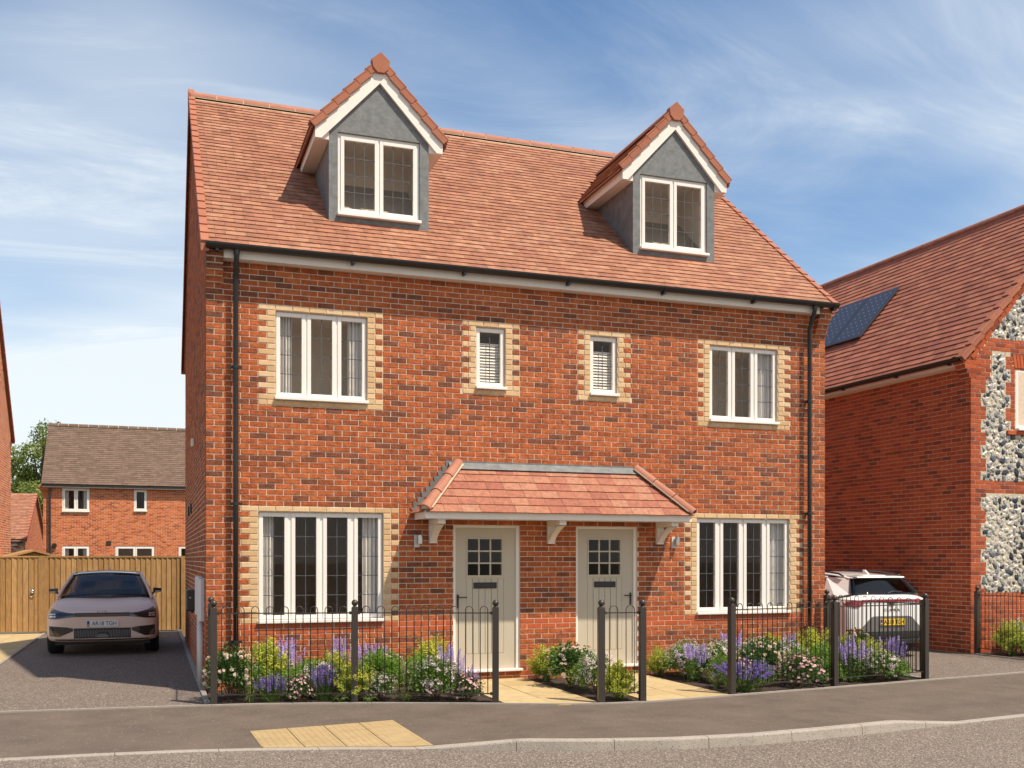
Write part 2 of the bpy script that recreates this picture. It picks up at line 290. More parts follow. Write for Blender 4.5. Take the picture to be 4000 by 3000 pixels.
# ------------------------------------------------------------------ building helpers
class MB:
    def __init__(s): s.v = []; s.f = []
    def add(s, vs, fs):
        b = len(s.v); s.v.extend([tuple(p) for p in vs]); s.f.extend([tuple(i + b for i in q) for q in fs]); return s
    def poly(s, *pts): return s.add(pts, [tuple(range(len(pts)))])
    def box(s, x0, x1, y0, y1, z0, z1):
        return s.add([(x0, y0, z0), (x1, y0, z0), (x1, y1, z0), (x0, y1, z0), (x0, y0, z1), (x1, y0, z1), (x1, y1, z1), (x0, y1, z1)],
                     [(0, 3, 2, 1), (4, 5, 6, 7), (0, 1, 5, 4), (1, 2, 6, 5), (2, 3, 7, 6), (3, 0, 4, 7)])
    def obox(s, o, a, b, c):
        o, a, b, c = Vector(o), Vector(a), Vector(b), Vector(c)
        return s.add([o, o + a, o + a + b, o + b, o + c, o + a + c, o + a + b + c, o + b + c],
                     [(0, 3, 2, 1), (4, 5, 6, 7), (0, 1, 5, 4), (1, 2, 6, 5), (2, 3, 7, 6), (3, 0, 4, 7)])
    def prism(s, pts, d):
        n = len(pts); d = Vector(d); p = [Vector(q) for q in pts]
        return s.add(p + [q + d for q in p], [tuple(range(n))[::-1], tuple(range(n, 2 * n))] + [(i, (i + 1) % n, n + (i + 1) % n, n + i) for i in range(n)])
    def prism_y(s, xz, y0, y1): return s.prism([(x, y0, z) for x, z in xz], (0, y1 - y0, 0))
    def prism_x(s, yz, x0, x1): return s.prism([(x0, y, z) for y, z in yz], (x1 - x0, 0, 0))
    def prism_z(s, xy, z0, z1): return s.prism([(x, y, z0) for x, y in xy], (0, 0, z1 - z0))
    def tube(s, path, r, n=8, cap=True, r1=None):
        P = [Vector(p) for p in path]; rings = []; up = Vector((0, 0, 1))
        for i, p in enumerate(P):
            t = (P[min(i + 1, len(P) - 1)] - P[max(i - 1, 0)]).normalized()
            u = up if abs(t.dot(up)) < 0.95 else Vector((0, 1, 0))
            a = t.cross(u).normalized(); b = a.cross(t).normalized()
            rr = r if r1 is None else r + (r1 - r) * i / (len(P) - 1)
            rings.append([p + a * (rr * cos(2 * pi * k / n)) + b * (rr * sin(2 * pi * k / n)) for k in range(n)])
        vs = [q for g in rings for q in g]; fs = []
        for i in range(len(P) - 1):
            for k in range(n):
                fs.append((i * n + k, i * n + (k + 1) % n, (i + 1) * n + (k + 1) % n, (i + 1) * n + k))
        if cap: fs += [tuple(range(n))[::-1], tuple(range((len(P) - 1) * n, len(P) * n))]
        return s.add(vs, fs)
    def lathe(s, prof, c, n=12, axis='z'):
        vs = []; fs = []
        for r, h in prof:
            for k in range(n):
                a = 2 * pi * k / n
                if axis == 'z': vs.append((c[0] + r * cos(a), c[1] + r * sin(a), c[2] + h))
                elif axis == 'y': vs.append((c[0] + r * cos(a), c[1] + h, c[2] + r * sin(a)))
                else: vs.append((c[0] + h, c[1] + r * cos(a), c[2] + r * sin(a)))
        for i in range(len(prof) - 1):
            for k in range(n): fs.append((i * n + k, i * n + (k + 1) % n, (i + 1) * n + (k + 1) % n, (i + 1) * n + k))
        return s.add(vs, fs)
    def ball(s, c, r, n=12, m=8, sz=1.0):
        return s.lathe([(max(r * sin(pi * i / m), 1e-4), -r * cos(pi * i / m) * sz) for i in range(m + 1)], c, n)
    def mesh(s, name, mat, smooth=False, fix=False):
        me = bpy.data.meshes.new(name); me.from_pydata([tuple(p) for p in s.v], [], s.f)
        if fix:
            bm = bmesh.new(); bm.from_mesh(me); bmesh.ops.recalc_face_normals(bm, faces=bm.faces); bm.to_mesh(me); bm.free()
        if mat: me.materials.append(M[mat] if isinstance(mat, str) else mat)
        if smooth: me.polygons.foreach_set('use_smooth', [True] * len(me.polygons))
        me.update(); return me
    def build(s, name, mat, parent=None, off=(0, 0, 0), smooth=False, fix=True, bevel=0, seg=2, stuff=False):
        if off != (0, 0, 0): s.v = [(p[0] - off[0], p[1] - off[1], p[2] - off[2]) for p in s.v]
        o = bpy.data.objects.new(name, s.mesh(name, mat, smooth, fix)); col.objects.link(o)
        if parent: o.parent = parent
        if bevel:
            b = o.modifiers.new('bevel', 'BEVEL'); b.width = bevel; b.segments = seg; b.limit_method = 'ANGLE'; b.angle_limit = radians(40)
        if stuff: o['kind'] = 'stuff'
        return o
def put(name, me, parent, loc=(0, 0, 0), rot=None, mtx=None, scale=None):
    o = bpy.data.objects.new(name, me); col.objects.link(o); o.parent = parent
    if mtx is not None: o.matrix_basis = mtx
    else:
        o.location = loc
        if rot: o.rotation_euler = rot
        if scale: o.scale = scale
    return o
def thing(name, label, cat, loc=(0, 0, 0), rz=0, group=None):
    o = bpy.data.objects.new(name, None); col.objects.link(o); o.location = loc; o.rotation_euler = (0, 0, rz)
    o.empty_display_size = 0.2
    return tag(o, label, cat, group)
def tag(o, label, cat, group=None):
    o['label'] = label; o['category'] = cat
    if group: o['group'] = group
    return o
def structure(o): o['kind'] = 'structure'; return o
def lerp(a, b, t): return a + (b - a) * t
def interp(pts, x):
    if x <= pts[0][0]: return pts[0][1]
    for (x0, y0), (x1, y1) in zip(pts, pts[1:]):
        if x <= x1: return lerp(y0, y1, (x - x0) / (x1 - x0))
    return pts[-1][1]
CAMP = Vector(cam_o.location)
VIEW = Vector((sin(YAW), cos(YAW), 0))
# ------------------------------------------------------------------ the ground, road, pavement, kerb, drives, beds
EDGE = [(-14, -0.35), (-6, -0.85), (-2.285, -1.153), (-0.35, -1.35), (0.505, -1.47), (1.2, -1.65), (1.96, -1.89), (2.7, -2.18), (3.39, -2.46), (3.95, -2.68), (4.39, -2.80), (4.98, -2.84),
        (5.6, -2.77), (6.3, -2.66), (8.18, -2.40), (9.885, -2.14), (11.76, -1.88), (16, -1.25), (34, 1.6)]
KERB = [(-14, -3.25), (-6, -3.62), (-1.95, -3.82), (-1.19, -3.86), (-0.42, -3.94), (0.26, -4.08), (1.07, -4.30), (1.85, -4.58), (2.53, -4.85), (3.22, -5.11), (4.03, -5.31),
        (4.87, -5.37), (5.72, -5.30), (6.52, -5.20), (7.43, -5.07), (8.32, -4.93), (9.2, -4.80), (12, -4.35), (18, -3.3), (34, -0.6)]
KTOP = [(-14, -0.067), (1.75, -0.067), (2.65, 0.022), (6.75, 0.022), (7.75, -0.067), (34, -0.067)]
EY = lambda x: interp(EDGE, x)
KY = lambda x: interp(KERB, x)
KZ = lambda x: interp(KTOP, x)
ROADZ = -0.08
def arclen(pts, step, x0, x1):
    xs = [x0]; x = x0
    while x < x1:
        nx = x + 0.02
        xs_len = 0
        while nx < x1 and xs_len < step:
            xs_len += sqrt(0.02 ** 2 + (interp(pts, nx) - interp(pts, nx - 0.02)) ** 2); nx += 0.02
        x = min(nx, x1); xs.append(x)
    return xs
structure(MB().poly((-400, -400, -0.14), (400, -400, -0.14), (400, 900, -0.14), (-400, 900, -0.14)).build('ground', 'ground', fix=False))
b = MB(); xs = [-14 + i * 0.4 for i in range(121)]
for x0, x1 in zip(xs, xs[1:]):
    b.poly((x0, -60, ROADZ), (x1, -60, ROADZ), (x1, KY(x1), ROADZ), (x0, KY(x0), ROADZ))
structure(b.build('road', 'road', fix=False))
# pavement between the kerb and the edging
b = MB(); xs = [-14 + i * 0.25 for i in range(193)]
def pave_z(x, t): return lerp(KZ(x) - 0.004, -0.004, t)
for x0, x1 in zip(xs, xs[1:]):
    for i in range(4):
        q = []
        for x, t in ((x0, i / 4), (x1, i / 4), (x1, (i + 1) / 4), (x0, (i + 1) / 4)):
            q.append((x, lerp(KY(x) + 0.125, EY(x) - 0.025, t), pave_z(x, t)))
        b.poly(*q)
structure(b.build('pavement', 'asphalt', fix=False))
# kerb of separate stones
kerb = structure(bpy.data.objects.new('kerb', None)); col.objects.link(kerb)
ks = arclen(KERB, 0.905, -9.45, 20)
for x0, x1 in zip(ks, ks[1:]):
    n = 6; b = MB(); rings = []
    for i in range(n + 1):
        x = lerp(x0 + 0.003, x1 - 0.003, i / n); y = KY(x); zt = KZ(x); h = zt - ROADZ
        lean = 0.012 * min(1, h / 0.1); rr = min(0.018, h * 0.45)
        rings.append([(x, y + 0.125, -0.14), (x, y + 0.125, zt - 0.002), (x, y + lean + rr, zt), (x, y + lean + rr * 0.3, zt - rr * 0.35), (x, y + lean, zt - rr), (x, y, ROADZ - 0.05)])
    for i in range(n):
        for k in range(5):
            b.poly(rings[i][k], rings[i + 1][k], rings[i + 1][k + 1], rings[i][k + 1])
    b.poly(*rings[0]); b.poly(*rings[-1])
    b.build('kerb_stone', 'kerb', kerb)
edging = structure(bpy.data.objects.new('edging', None)); col.objects.link(edging)
es = arclen(EDGE, 0.9, -9.2, 20)
for x0, x1 in zip(es, es[1:]):
    b = MB(); n = 4
    for i in range(n):
        xa = lerp(x0 + 0.002, x1 - 0.002, i / n); xb = lerp(x0 + 0.002, x1 - 0.002, (i + 1) / n)
        b.prism([(xa, EY(xa) - 0.025, 0.014), (xb, EY(xb) - 0.025, 0.014), (xb, EY(xb) + 0.025, 0.014), (xa, EY(xa) + 0.025, 0.014)], (0, 0, -0.15))
    b.build('edging_stone', 'edging', edging)
def strip(name, mat, x0, x1, y1, z, step=0.2, y0=None):
    b = MB(); n = max(2, int((x1 - x0) / step)); m = 10
    for i in range(n):
        xa, xb = lerp(x0, x1, i / n), lerp(x0, x1, (i + 1) / n)
        ya, yb = (EY(xa) + 0.025, EY(xb) + 0.025) if y0 is None else (y0, y0)
        for j in range(m):
            b.poly((xa, lerp(ya, y1, j / m), z), (xb, lerp(yb, y1, j / m), z), (xb, lerp(yb, y1, (j + 1) / m), z), (xa, lerp(ya, y1, (j + 1) / m), z))
    return structure(b.build(name, mat, fix=False))
strip('driveway', 'drive', -3.0, -0.07, 12.4, -0.002)
strip('driveway', 'drive', 9.87, 13.42, 14, -0.002)
strip('driveway', 'drive', -14, -3.05, 3.2, -0.002)
# edging kerbs along the drives
for xa, ya, yb in ((-3.025, 3.2, 12.0), (-0.035, -1.27, 11.6), (9.845, -2.05, -0.05), (13.45, -1.55, 0.8)):
    e = structure(bpy.data.objects.new('edging', None)); col.objects.link(e)
    y = ya
    while y < yb:
        ye = min(y + 0.9, yb)
        MB().box(xa - 0.025 - (0.01 if xa == -0.035 else 0), xa + 0.025 + (0.006 if xa == -0.035 else 0), y + 0.002, ye - 0.002, -0.14, 0.022).build('edging_stone', 'edging', e, bevel=0.004)
        y = ye
# buff slab path by the gate
patio = structure(MB().box(-6.5, -3.05, 3.2, 12.3, -0.14, -0.006).build('side_path', 'mortar_cream'))
for i in range(6):
    for j in range(16):
        x0 = -3.056 - 0.58 * (i + 1); y0 = 3.2 + 0.57 * j - (0.28 if i % 2 else 0)
        if y0 < 3.1 or y0 > 11.8: continue
        MB().box(x0 + 0.004, x0 + 0.576, max(3.2, y0) + 0.004, min(y0 + 0.566, 12.3), -0.02, 0.004 + RU(0, 0.003)).build('slab', 'buff', patio, bevel=0.005)
# front beds
def bed(x0, x1):
    b = MB(); n = max(4, int((x1 - x0) / 0.09)); m = 26
    P = []
    for i in range(n + 1):
        x = lerp(x0, x1, i / n); row = []
        for j in range(m + 1):
            t = j / m; y = lerp(EY(x) + 0.025, -0.002, t)
            edge = 0 if j in (0, m) or i in (0, n) else 1
            row.append((x, y, -0.012 + edge * (0.004 + RU(0, 0.018) + 0.012 * sin(x * 5 + y * 7))))
        P.append(row)
    for i in range(n):
        for j in range(m): b.poly(P[i][j], P[i + 1][j], P[i + 1][j + 1], P[i][j + 1])
    return structure(b.build('flower_bed', 'soil', fix=False))
bed(0.0, 3.31); bed(4.44, 5.02); bed(6.29, 9.82); 
b = MB().poly((13.48, -2.2, 0.0), (20, -1.2, 0.0), (20, 0.98, 0.0), (13.48, 0.86, 0.0)); structure(b.build('flower_bed', 'soil', fix=False))
# the two garden paths of buff slabs
for x0, x1 in ((3.32, 4.43), (5.03, 6.28)):
    p = structure(MB().prism([(x0, EY(x0) + 0.026, -0.005), (x1, EY(x1) + 0.026, -0.005), (x1, 0.0, -0.005), (x0, 0.0, -0.005)], (0, 0, -0.1)).build('garden_path', 'mortar_cream'))
    nx = 2; w = (x1 - x0) / nx
    for i in range(nx):
        y = -0.003; k = 0
        xa, xb = x0 + i * w + 0.004, x0 + (i + 1) * w - 0.004
        while y > EY(xa) + 0.06 or y > EY(xb) + 0.06:
            yn = y - (0.31 if (k == 0 and i == 1) else 0.6)
            la, lb = max(yn + 0.006, EY(xa) + 0.03), max(yn + 0.006, EY(xb) + 0.03)
            if la < y - 0.02 or lb < y - 0.02:
                MB().prism([(xa, min(la, y), -0.02), (xb, min(lb, y), -0.02), (xb, y, -0.02), (xa, y, -0.02)], (0, 0, 0.028 + RU(0, 0.003))).build('slab', 'buff', p, bevel=0.004)
            y = yn; k += 1
# tactile paving: blister slabs let into the pavement above the dropped kerb
tact = structure(bpy.data.objects.new('tactile_paving', None)); col.objects.link(tact)
TA = radians(4.2); ux, uy = Vector((cos(TA), sin(TA))), Vector((0.045, -0.999))
T0 = Vector((0.285, -3.11))
def pz(x, y): 
    t = (y - (KY(x) + 0.125)) / ((EY(x) - 0.025) - (KY(x) + 0.125)); return pave_z(x, max(0, min(1, t)))
for i in range(4):
    for j in range(5):
        c = [T0 + ux * (0.385 * (i + a) + (0.005 if a == 0 else -0.005)) + uy * (0.385 * (j + d) + (0.002 if d == 0 else -0.002)) for a, d in ((0, 0), (1, 0), (1, 1), (0, 1))]
        if j: 
            pass
        lim = [KY(q.x) + 0.128 for q in c]
        if c[0].y < lim[0] + 0.02 and c[1].y < lim[1] + 0.02: continue
        c[2].y = max(c[2].y, lim[2]); c[3].y = max(c[3].y, lim[3])
        c[0].y = max(c[0].y, c[3].y + 0.005); c[1].y = max(c[1].y, c[2].y + 0.005)
        top = [(q.x, q.y, pz(q.x, q.y) + 0.006) for q in c]
        MBs = MB().prism(top, (0, 0, -0.05))
        for a in range(6):
            for d in range(6):
                q = T0 + ux * (0.385 * (i + (a + 0.5) / 6)) + uy * (0.385 * (j + (d + 0.5) / 6))
                if q.y < KY(q.x) + 0.16: continue
                z = pz(q.x, q.y) + 0.006
                MBs.lathe([(0.0135, -0.003), (0.0125, 0.003), (0.009, 0.0048), (0.0005, 0.005)], (q.x, q.y, z), 8)
        MBs.build('blister_slab', 'tactile', tact)

# ------------------------------------------------------------------ brickwork
FRONT = lambda a, d, z: (a, -d, z)                    # wall facing -Y
def SIDE_L(x): return lambda a, d, z: (x - d, a, z)   # wall facing -X, a runs along +Y
def SIDE_R(x): return lambda a, d, z: (x + d, a, z)
def lay(a0, a1, rows, holes=(), quoins=(), P=0.225, J=0.01, offs=(0.22, 0.1075), lim=None):
    out = []
    for r, zb, zt in rows:
        lo, hi = (a0, a1) if lim is None else lim((zb + zt) / 2)
        if hi - lo < 0.05: continue
        iv = []; s = a0; j = a0 + offs[r % 2]
        while s < a1 - 0.015:
            e = min(j - J / 2, a1); iv.append((s, e)); s = j + J / 2; j += P
        iv = [(max(s, lo), min(e, hi)) for s, e in iv if e > lo + 0.02 and s < hi - 0.02]
        qs = [q(r) for q in quoins]; qs = [q for q in qs if q]
        for qa, qb in qs:
            for c in (qa, qb):
                nv = []
                for s, e in iv:
                    if s < c - 0.001 and e > c + 0.001:
                        if c - J / 2 - s > 0.022: nv.append((s, c - J / 2))
                        if e - c - J / 2 > 0.022: nv.append((c + J / 2, e))
                    else: nv.append((s, e))
                iv = nv
        for h0, h1, k0, k1 in holes:
            if zb < k1 - 0.02 and zt > k0 + 0.02:
                nv = []
                for s, e in iv:
                    if e <= h0 or s >= h1: nv.append((s, e)); continue
                    if h0 - s > 0.02: nv.append((s, h0 - 0.001))
                    if e - h1 > 0.02: nv.append((h1 + 0.001, e))
                iv = nv
        for s, e in iv:
            m = (s + e) / 2
            cream = any(qa - 0.004 <= m <= qb + 0.004 for qa, qb in qs)
            out.append((s, e, zb, zt, 'cream' if cream else 'red', r))
    return out
def add_brick(mb, fr, s, e, zb, zt, depth=0.03, ch=0.0045, jit=0.0):
    vs = []
    for d, i in ((jit, ch), (jit - ch, 0), (-depth, 0)):
        vs += [fr(s + i, d, zb + i), fr(e - i, d, zb + i), fr(e - i, d, zt - i), fr(s + i, d, zt - i)]
    fs = [(0, 1, 2, 3)]
    for k in (0, 4):
        for i in range(4): fs.append((k + i, k + 4 + i, k + 4 + (i + 1) % 4, k + (i + 1) % 4))
    mb.add(vs, fs)
_bm = {}
def single_brick(name, parent, fr, key, brick, mat, jit=0.0):
    s, e, zb, zt = brick[:4]; L, H = round(e - s, 3), round(zt - zb, 3); k = (key, L, H, mat)
    if k not in _bm:
        q = MB(); add_brick(q, fr, -L / 2, L / 2, -H / 2, H / 2); o0 = Vector(fr(0, 0, 0))
        q.v = [tuple(Vector(p) - o0) for p in q.v]; _bm[k] = q.mesh(name, mat)
    return put(name, _bm[k], parent, fr((s + e) / 2, jit, (zb + zt) / 2))
def brick_wall(parent, fr, key, bricks, mat, n_single=0, world=None, smooth_rows=(), name='brick', vis=None):
    """the n_single nearest bricks as objects, the others as one part of the wall"""
    red = [b for b in bricks if b[4] == 'red']
    pick = set()
    if n_single:
        def dist(i):
            b_ = red[i]; p = Vector(fr((b_[0] + b_[1]) / 2, 0, (b_[2] + b_[3]) / 2))
            if world: p = world @ p
            return (p - CAMP).length
        ok = [i for i in range(len(red)) if vis is None or vis(red[i])]
        pick = set(sorted(ok, key=dist)[:n_single])
    rest, rest_s = MB(), MB()
    for i, b_ in enumerate(red):
        sm = b_[5] in smooth_rows
        j = RU(-0.002, 0.0015)
        if i in pick: single_brick(name, parent, fr, key, b_, 'brick_smooth' if sm else mat, j)
        else: add_brick(rest_s if sm else rest, fr, *b_[:4], jit=j)
    if rest.v: rest.build('brickwork', mat, parent, fix=False, stuff=True)
    if rest_s.v: rest_s.build('plinth_brickwork', 'brick_smooth', parent, fix=False, stuff=True)
    for b_ in bricks:
        if b_[4] == 'cream': single_brick('cream_brick', parent, fr, key, b_, 'brick_cream', 0.002 + RU(-0.001, 0.001))
def holed_slab(mb, a0, a1, z0, z1, holes, d0, d1, fr):
    A = sorted({a0, a1, *[h[0] for h in holes], *[h[1] for h in holes]}); Z = sorted({z0, z1, *[h[2] for h in holes], *[h[3] for h in holes]})
    for i in range(len(A) - 1):
        run = None
        for j in range(len(Z) - 1):
            ca, cz = (A[i] + A[i + 1]) / 2, (Z[j] + Z[j + 1]) / 2
            solid = not any(h[0] < ca < h[1] and h[2] < cz < h[3] for h in holes)
            if solid: run = (run[0], Z[j + 1]) if run else (Z[j], Z[j + 1])
            if run and (not solid or j == len(Z) - 2):
                p = [fr(A[i], -d0, run[0]), fr(A[i + 1], -d0, run[0]), fr(A[i + 1], -d0, run[1]), fr(A[i], -d0, run[1])]
                d = Vector(fr(A[i], -d1, run[0])) - Vector(p[0]); mb.prism(p, d); run = None
_tm = {}
def tile_mesh(mat, w, L, t=0.013, lift=0.024):
    k = (mat, round(w, 3), round(L, 3), t, lift)
    if k not in _tm:
        q = MB(); W = w / 2
        q.add([(-W, 0, lift - t), (W, 0, lift - t), (W, L, -0.004), (-W, L, -0.004), (-W, 0, lift), (W, 0, lift), (W, L, t - 0.004), (-W, L, t - 0.004)],
              [(0, 3, 2, 1), (4, 5, 6, 7), (0, 1, 5, 4), (1, 2, 6, 5), (2, 3, 7, 6), (3, 0, 4, 7)])
        _tm[k] = q
    return _tm[k]
_tmm = {}
def tiling(parent, P0, U, S, rows, g, w, span, mat, skip=None, n_single=0, world=None, name='roof_tile', L=None, lift=0.024, t=0.013):
    P0, U, S = Vector(P0), Vector(U).normalized(), Vector(S).normalized(); N = U.cross(S)
    L = L or g * 1.22; items = []
    for k in range(rows):
        a, b_ = span(k); x = a - (w / 2 if k % 2 else 0)
        while x < b_ - 0.02:
            s, e = max(x, a) + 0.0015, min(x + w, b_) - 0.0015
            if e - s > 0.03 and not (skip and skip((s + e) / 2, (k + 0.5) * g)): items.append((s, e, k))
            x += w
    def mtx(s, e, k):
        o = P0 + U * ((s + e) / 2) + S * (k * g + RU(-0.003, 0.003)) + N * RU(-0.0015, 0.0015)
        tw = RU(-0.006, 0.006)
        u2 = (U + S * tw).normalized(); s2 = (S - U * tw).normalized()
        return Matrix(((u2.x, s2.x, N.x, o.x), (u2.y, s2.y, N.y, o.y), (u2.z, s2.z, N.z, o.z), (0, 0, 0, 1)))
    pick = set()
    if n_single:
        def dist(i):
            p = P0 + U * ((items[i][0] + items[i][1]) / 2) + S * (items[i][2] * g)
            if world: p = world @ p
            return (p - CAMP).length
        pick = set(sorted(range(len(items)), key=dist)[:n_single])
    rest = MB()
    for i, (s, e, k) in enumerate(items):
        q = tile_mesh(mat, e - s, L, t, lift); m = mtx(s, e, k)
        if i in pick:
            kk = (mat, round(e - s, 3), round(L, 3), t, lift)
            if kk not in _tmm: _tmm[kk] = q.mesh(name, mat)
            put(name, _tmm[kk], parent, mtx=m)
        else: rest.add([m @ Vector(p) for p in q.v], q.f)
    if rest.v: rest.build('roof_tiles', mat, parent, fix=False, stuff=True)
# ------------------------------------------------------------------ the main house
HW, HD = 9.655, 8.70
PITCH = 0.829; SL = sqrt(1 + PITCH ** 2)
RZ = lambda y: 5.846 + PITCH * (y + 0.2)      # top of the tiles on the front slope
RIDGE_Y = 4.45
house = thing('house', 'red brick pair of houses with two grey dormers and a shared tiled door canopy', 'house', (0, 0, 0))
WIN = {'UL': (0.897, 2.141, 3.870, 5.070), 'UR': (7.523, 8.757, 3.870, 5.070), 'LL': (0.672, 2.365, 0.870, 2.370), 'LR': (7.297, 8.980, 0.870, 2.370),
       'SA': (3.716, 4.160, 4.170, 5.070), 'SB': (5.496, 5.945, 4.170, 5.070)}
DOOR = [(3.376, 4.386, 0.118, 2.220), (5.267, 6.277, 0.118, 2.220)]
openings = list(WIN.values()) + DOOR
rt = lambda r: 0.72 + (59 - r) * 0.075
rows = [(r, rt(r) - 0.070, rt(r) - 0.005) for r in range(-7, 70)]
def quoin(r0, r1, ll, ls, rs, rl, bands):
    def q(r):
        if r < r0 or r > r1: return None
        return (ll, rl) if (r % 2 == 0 or r in bands) else (ls, rs)
    return q
Q = [quoin(0, 17, 0.6725, 0.785, 2.250, 2.360, (0, 17)), quoin(0, 17, 7.305, 7.415, 8.870, 8.980, (0, 17)),
     quoin(36, 56, 0.4475, 0.560, 2.472, 2.585, (36,)), quoin(36, 56, 7.078, 7.190, 9.098, 9.210, (36,)),
     quoin(0, 13, 3.512, 3.622, 4.262, 4.377, (0, 13)), quoin(0, 13, 5.295, 5.402, 6.042, 6.157, (0, 13))]
b = MB(); holed_slab(b, 0.008, HW - 0.008, -0.12, 5.70, openings, 0.007, 0.30, FRONT)
fw = b.build('front_wall', 'mortar', house)
bricks = lay(0, HW, rows, openings, Q)
brick_wall(fw, FRONT, 'front', bricks, 'brick', 300, smooth_rows=(57, 58), vis=lambda q: q[2] > 0.75 and not (2.6 < q[0] < 7.0 and q[2] < 3.2))
# side walls with gables
def gable_lim(z):
    if z < 5.75: return 0.032, HD - 0.032
    y = (z - 5.96) / PITCH
    return max(0.032, y), min(HD - 0.032, 2 * RIDGE_Y - y)
gp = [(0.0, -0.12), (HD, -0.12), (HD, 5.9), (RIDGE_Y, RZ(RIDGE_Y) - 0.09), (0.0, 5.9)]
for side, x in (('L', 0.0), ('R', HW)):
    b = MB(); b.prism_x([(max(0.301, y), z) if y < 0.301 else (y, z) for y, z in gp], *((x + 0.004, x + 0.30) if side == 'L' else (x - 0.30, x - 0.004)))
    sw = b.build('side_wall', 'mortar', house)
    grows = [(r, rt(r) - 0.070, rt(r) - 0.005) for r in range(-58, 70)]
    bl = lay(0.032, HD - 0.032, grows, offs=(0.075, 0.19), lim=gable_lim)
    brick_wall(sw, SIDE_L(x) if side == 'L' else SIDE_R(x), 'side' + side, bl, 'brick', 60 if side == 'L' else 0, smooth_rows=(57, 58))
b = MB().box(0.301, HW - 0.301, HD - 0.3, HD - 0.007, -0.12, 5.7); rw = b.build('rear_wall', 'mortar', house)
brick_wall(rw, lambda a, d, z: (a, HD + d, z), 'rear', lay(0, HW, rows), 'brick')
# corbelled eaves at both corners
for x0 in (0.0, HW - 0.215):
    cb = None
    for i, r in enumerate(range(-3, -9, -1)):
        pr = 0.012 + 0.036 * i; z0, z1 = rt(r) - 0.070, rt(r) - 0.005
        m = MB().box(x0 + 0.004, x0 + 0.211, -pr + 0.006, 0.1, z0 - 0.006, z1 + 0.006)
        if cb is None: cb = m.build('corbel', 'mortar', house)
        else: m.build('corbel_bed', 'mortar', cb)
        cuts = [(x0, x0 + 0.215)] if i % 2 else [(x0, x0 + 0.1025), (x0 + 0.1125, x0 + 0.215)]
        for s, e in cuts:
            MB().box(s, e, -pr, 0.09, z0, z1).build('corbel_brick', 'brick', cb, bevel=0.004, seg=1)
# roof: deck, tiles, ridge, verges
rb = MB()
rb.prism_x([(-0.17, RZ(-0.17) - 0.045), (RIDGE_Y, RZ(RIDGE_Y) - 0.045), (2 * RIDGE_Y + 0.17, RZ(-0.17) - 0.045), (2 * RIDGE_Y + 0.17, RZ(-0.17) - 0.10), (RIDGE_Y, RZ(RIDGE_Y) - 0.12), (-0.17, RZ(-0.17) - 0.10)], -0.02, HW + 0.02)
roof = rb.build('roof', 'tile_ridge', house)
S = Vector((0, 1, PITCH)) / SL
DORM = [2.455, 7.262]; DHW = 0.735; DY = 0.668
def in_dormer(x, s):
    X = x - 0.05; Y = -0.2 + s / SL
    for c in DORM:
        if abs(X - c) < DHW - 0.145 and DY + 0.07 < Y < 2.25: return True
        ztop = RZ(Y)
        if Y > 2.25 and ztop < 9.0 - abs(X - c) * 1.07 - 0.12: return True
    return False
n_rows = int((RIDGE_Y + 0.2) * SL / 0.1405)
tiling(roof, (-0.05, -0.2, RZ(-0.2) - 0.030 * 0.77), (1, 0, 0), S, n_rows, 0.1405, 0.275, lambda k: (0.03, HW + 0.07), 'tile', skip=in_dormer, n_single=300, lift=0.030, t=0.018)
tiling(roof, (HW + 0.05, 2 * RIDGE_Y + 0.2, RZ(-0.2) - 0.018), (-1, 0, 0), (0, -S.y, S.z), n_rows, 0.1405, 0.275, lambda k: (0.03, HW + 0.07), 'tile')
nr = 22; rl = (HW + 0.10) / nr
def half_round(b, x0, x1, cy, cz, r, n=9, th=0.014):
    P = [(cy + r * cos(pi * k / n), cz + r * sin(pi * k / n)) for k in range(n + 1)]
    I = [(cy + (r - th) * cos(pi * k / n), cz + (r - th) * sin(pi * k / n)) for k in range(n + 1)]
    for k in range(n):
        b.poly((x0, *P[k]), (x1, *P[k]), (x1, *P[k + 1]), (x0, *P[k + 1]))
        b.poly((x0, *P[k]), (x0, *P[k + 1]), (x0, *I[k + 1]), (x0, *I[k])); b.poly((x1, *P[k]), (x1, *P[k + 1]), (x1, *I[k + 1]), (x1, *I[k]))
for i in range(nr):
    b = MB(); x0 = -0.05 + i * rl; half_round(b, x0 + 0.006, x0 + rl - 0.006, RIDGE_Y, RZ(RIDGE_Y) - 0.045, 0.118)
    b.build('ridge_tile', 'tile_ridge', roof, smooth=False, fix=False)
b = MB(); half_round(b, -0.04, HW + 0.04, RIDGE_Y, RZ(RIDGE_Y) - 0.058, 0.116, th=0.05)
for s_ in (-1, 1):
    y0 = RIDGE_Y + s_ * 0.105; b.obox((0.03, y0, RZ(RIDGE_Y - 0.105) - 0.03), (HW - 0.06, 0, 0), (0, s_ * 0.016, -0.013), (0, 0, 0.030))
b.build('ridge_bedding', 'mortar_cream', roof, fix=False)
nv = 23; vl = (RIDGE_Y + 0.24) * SL / nv
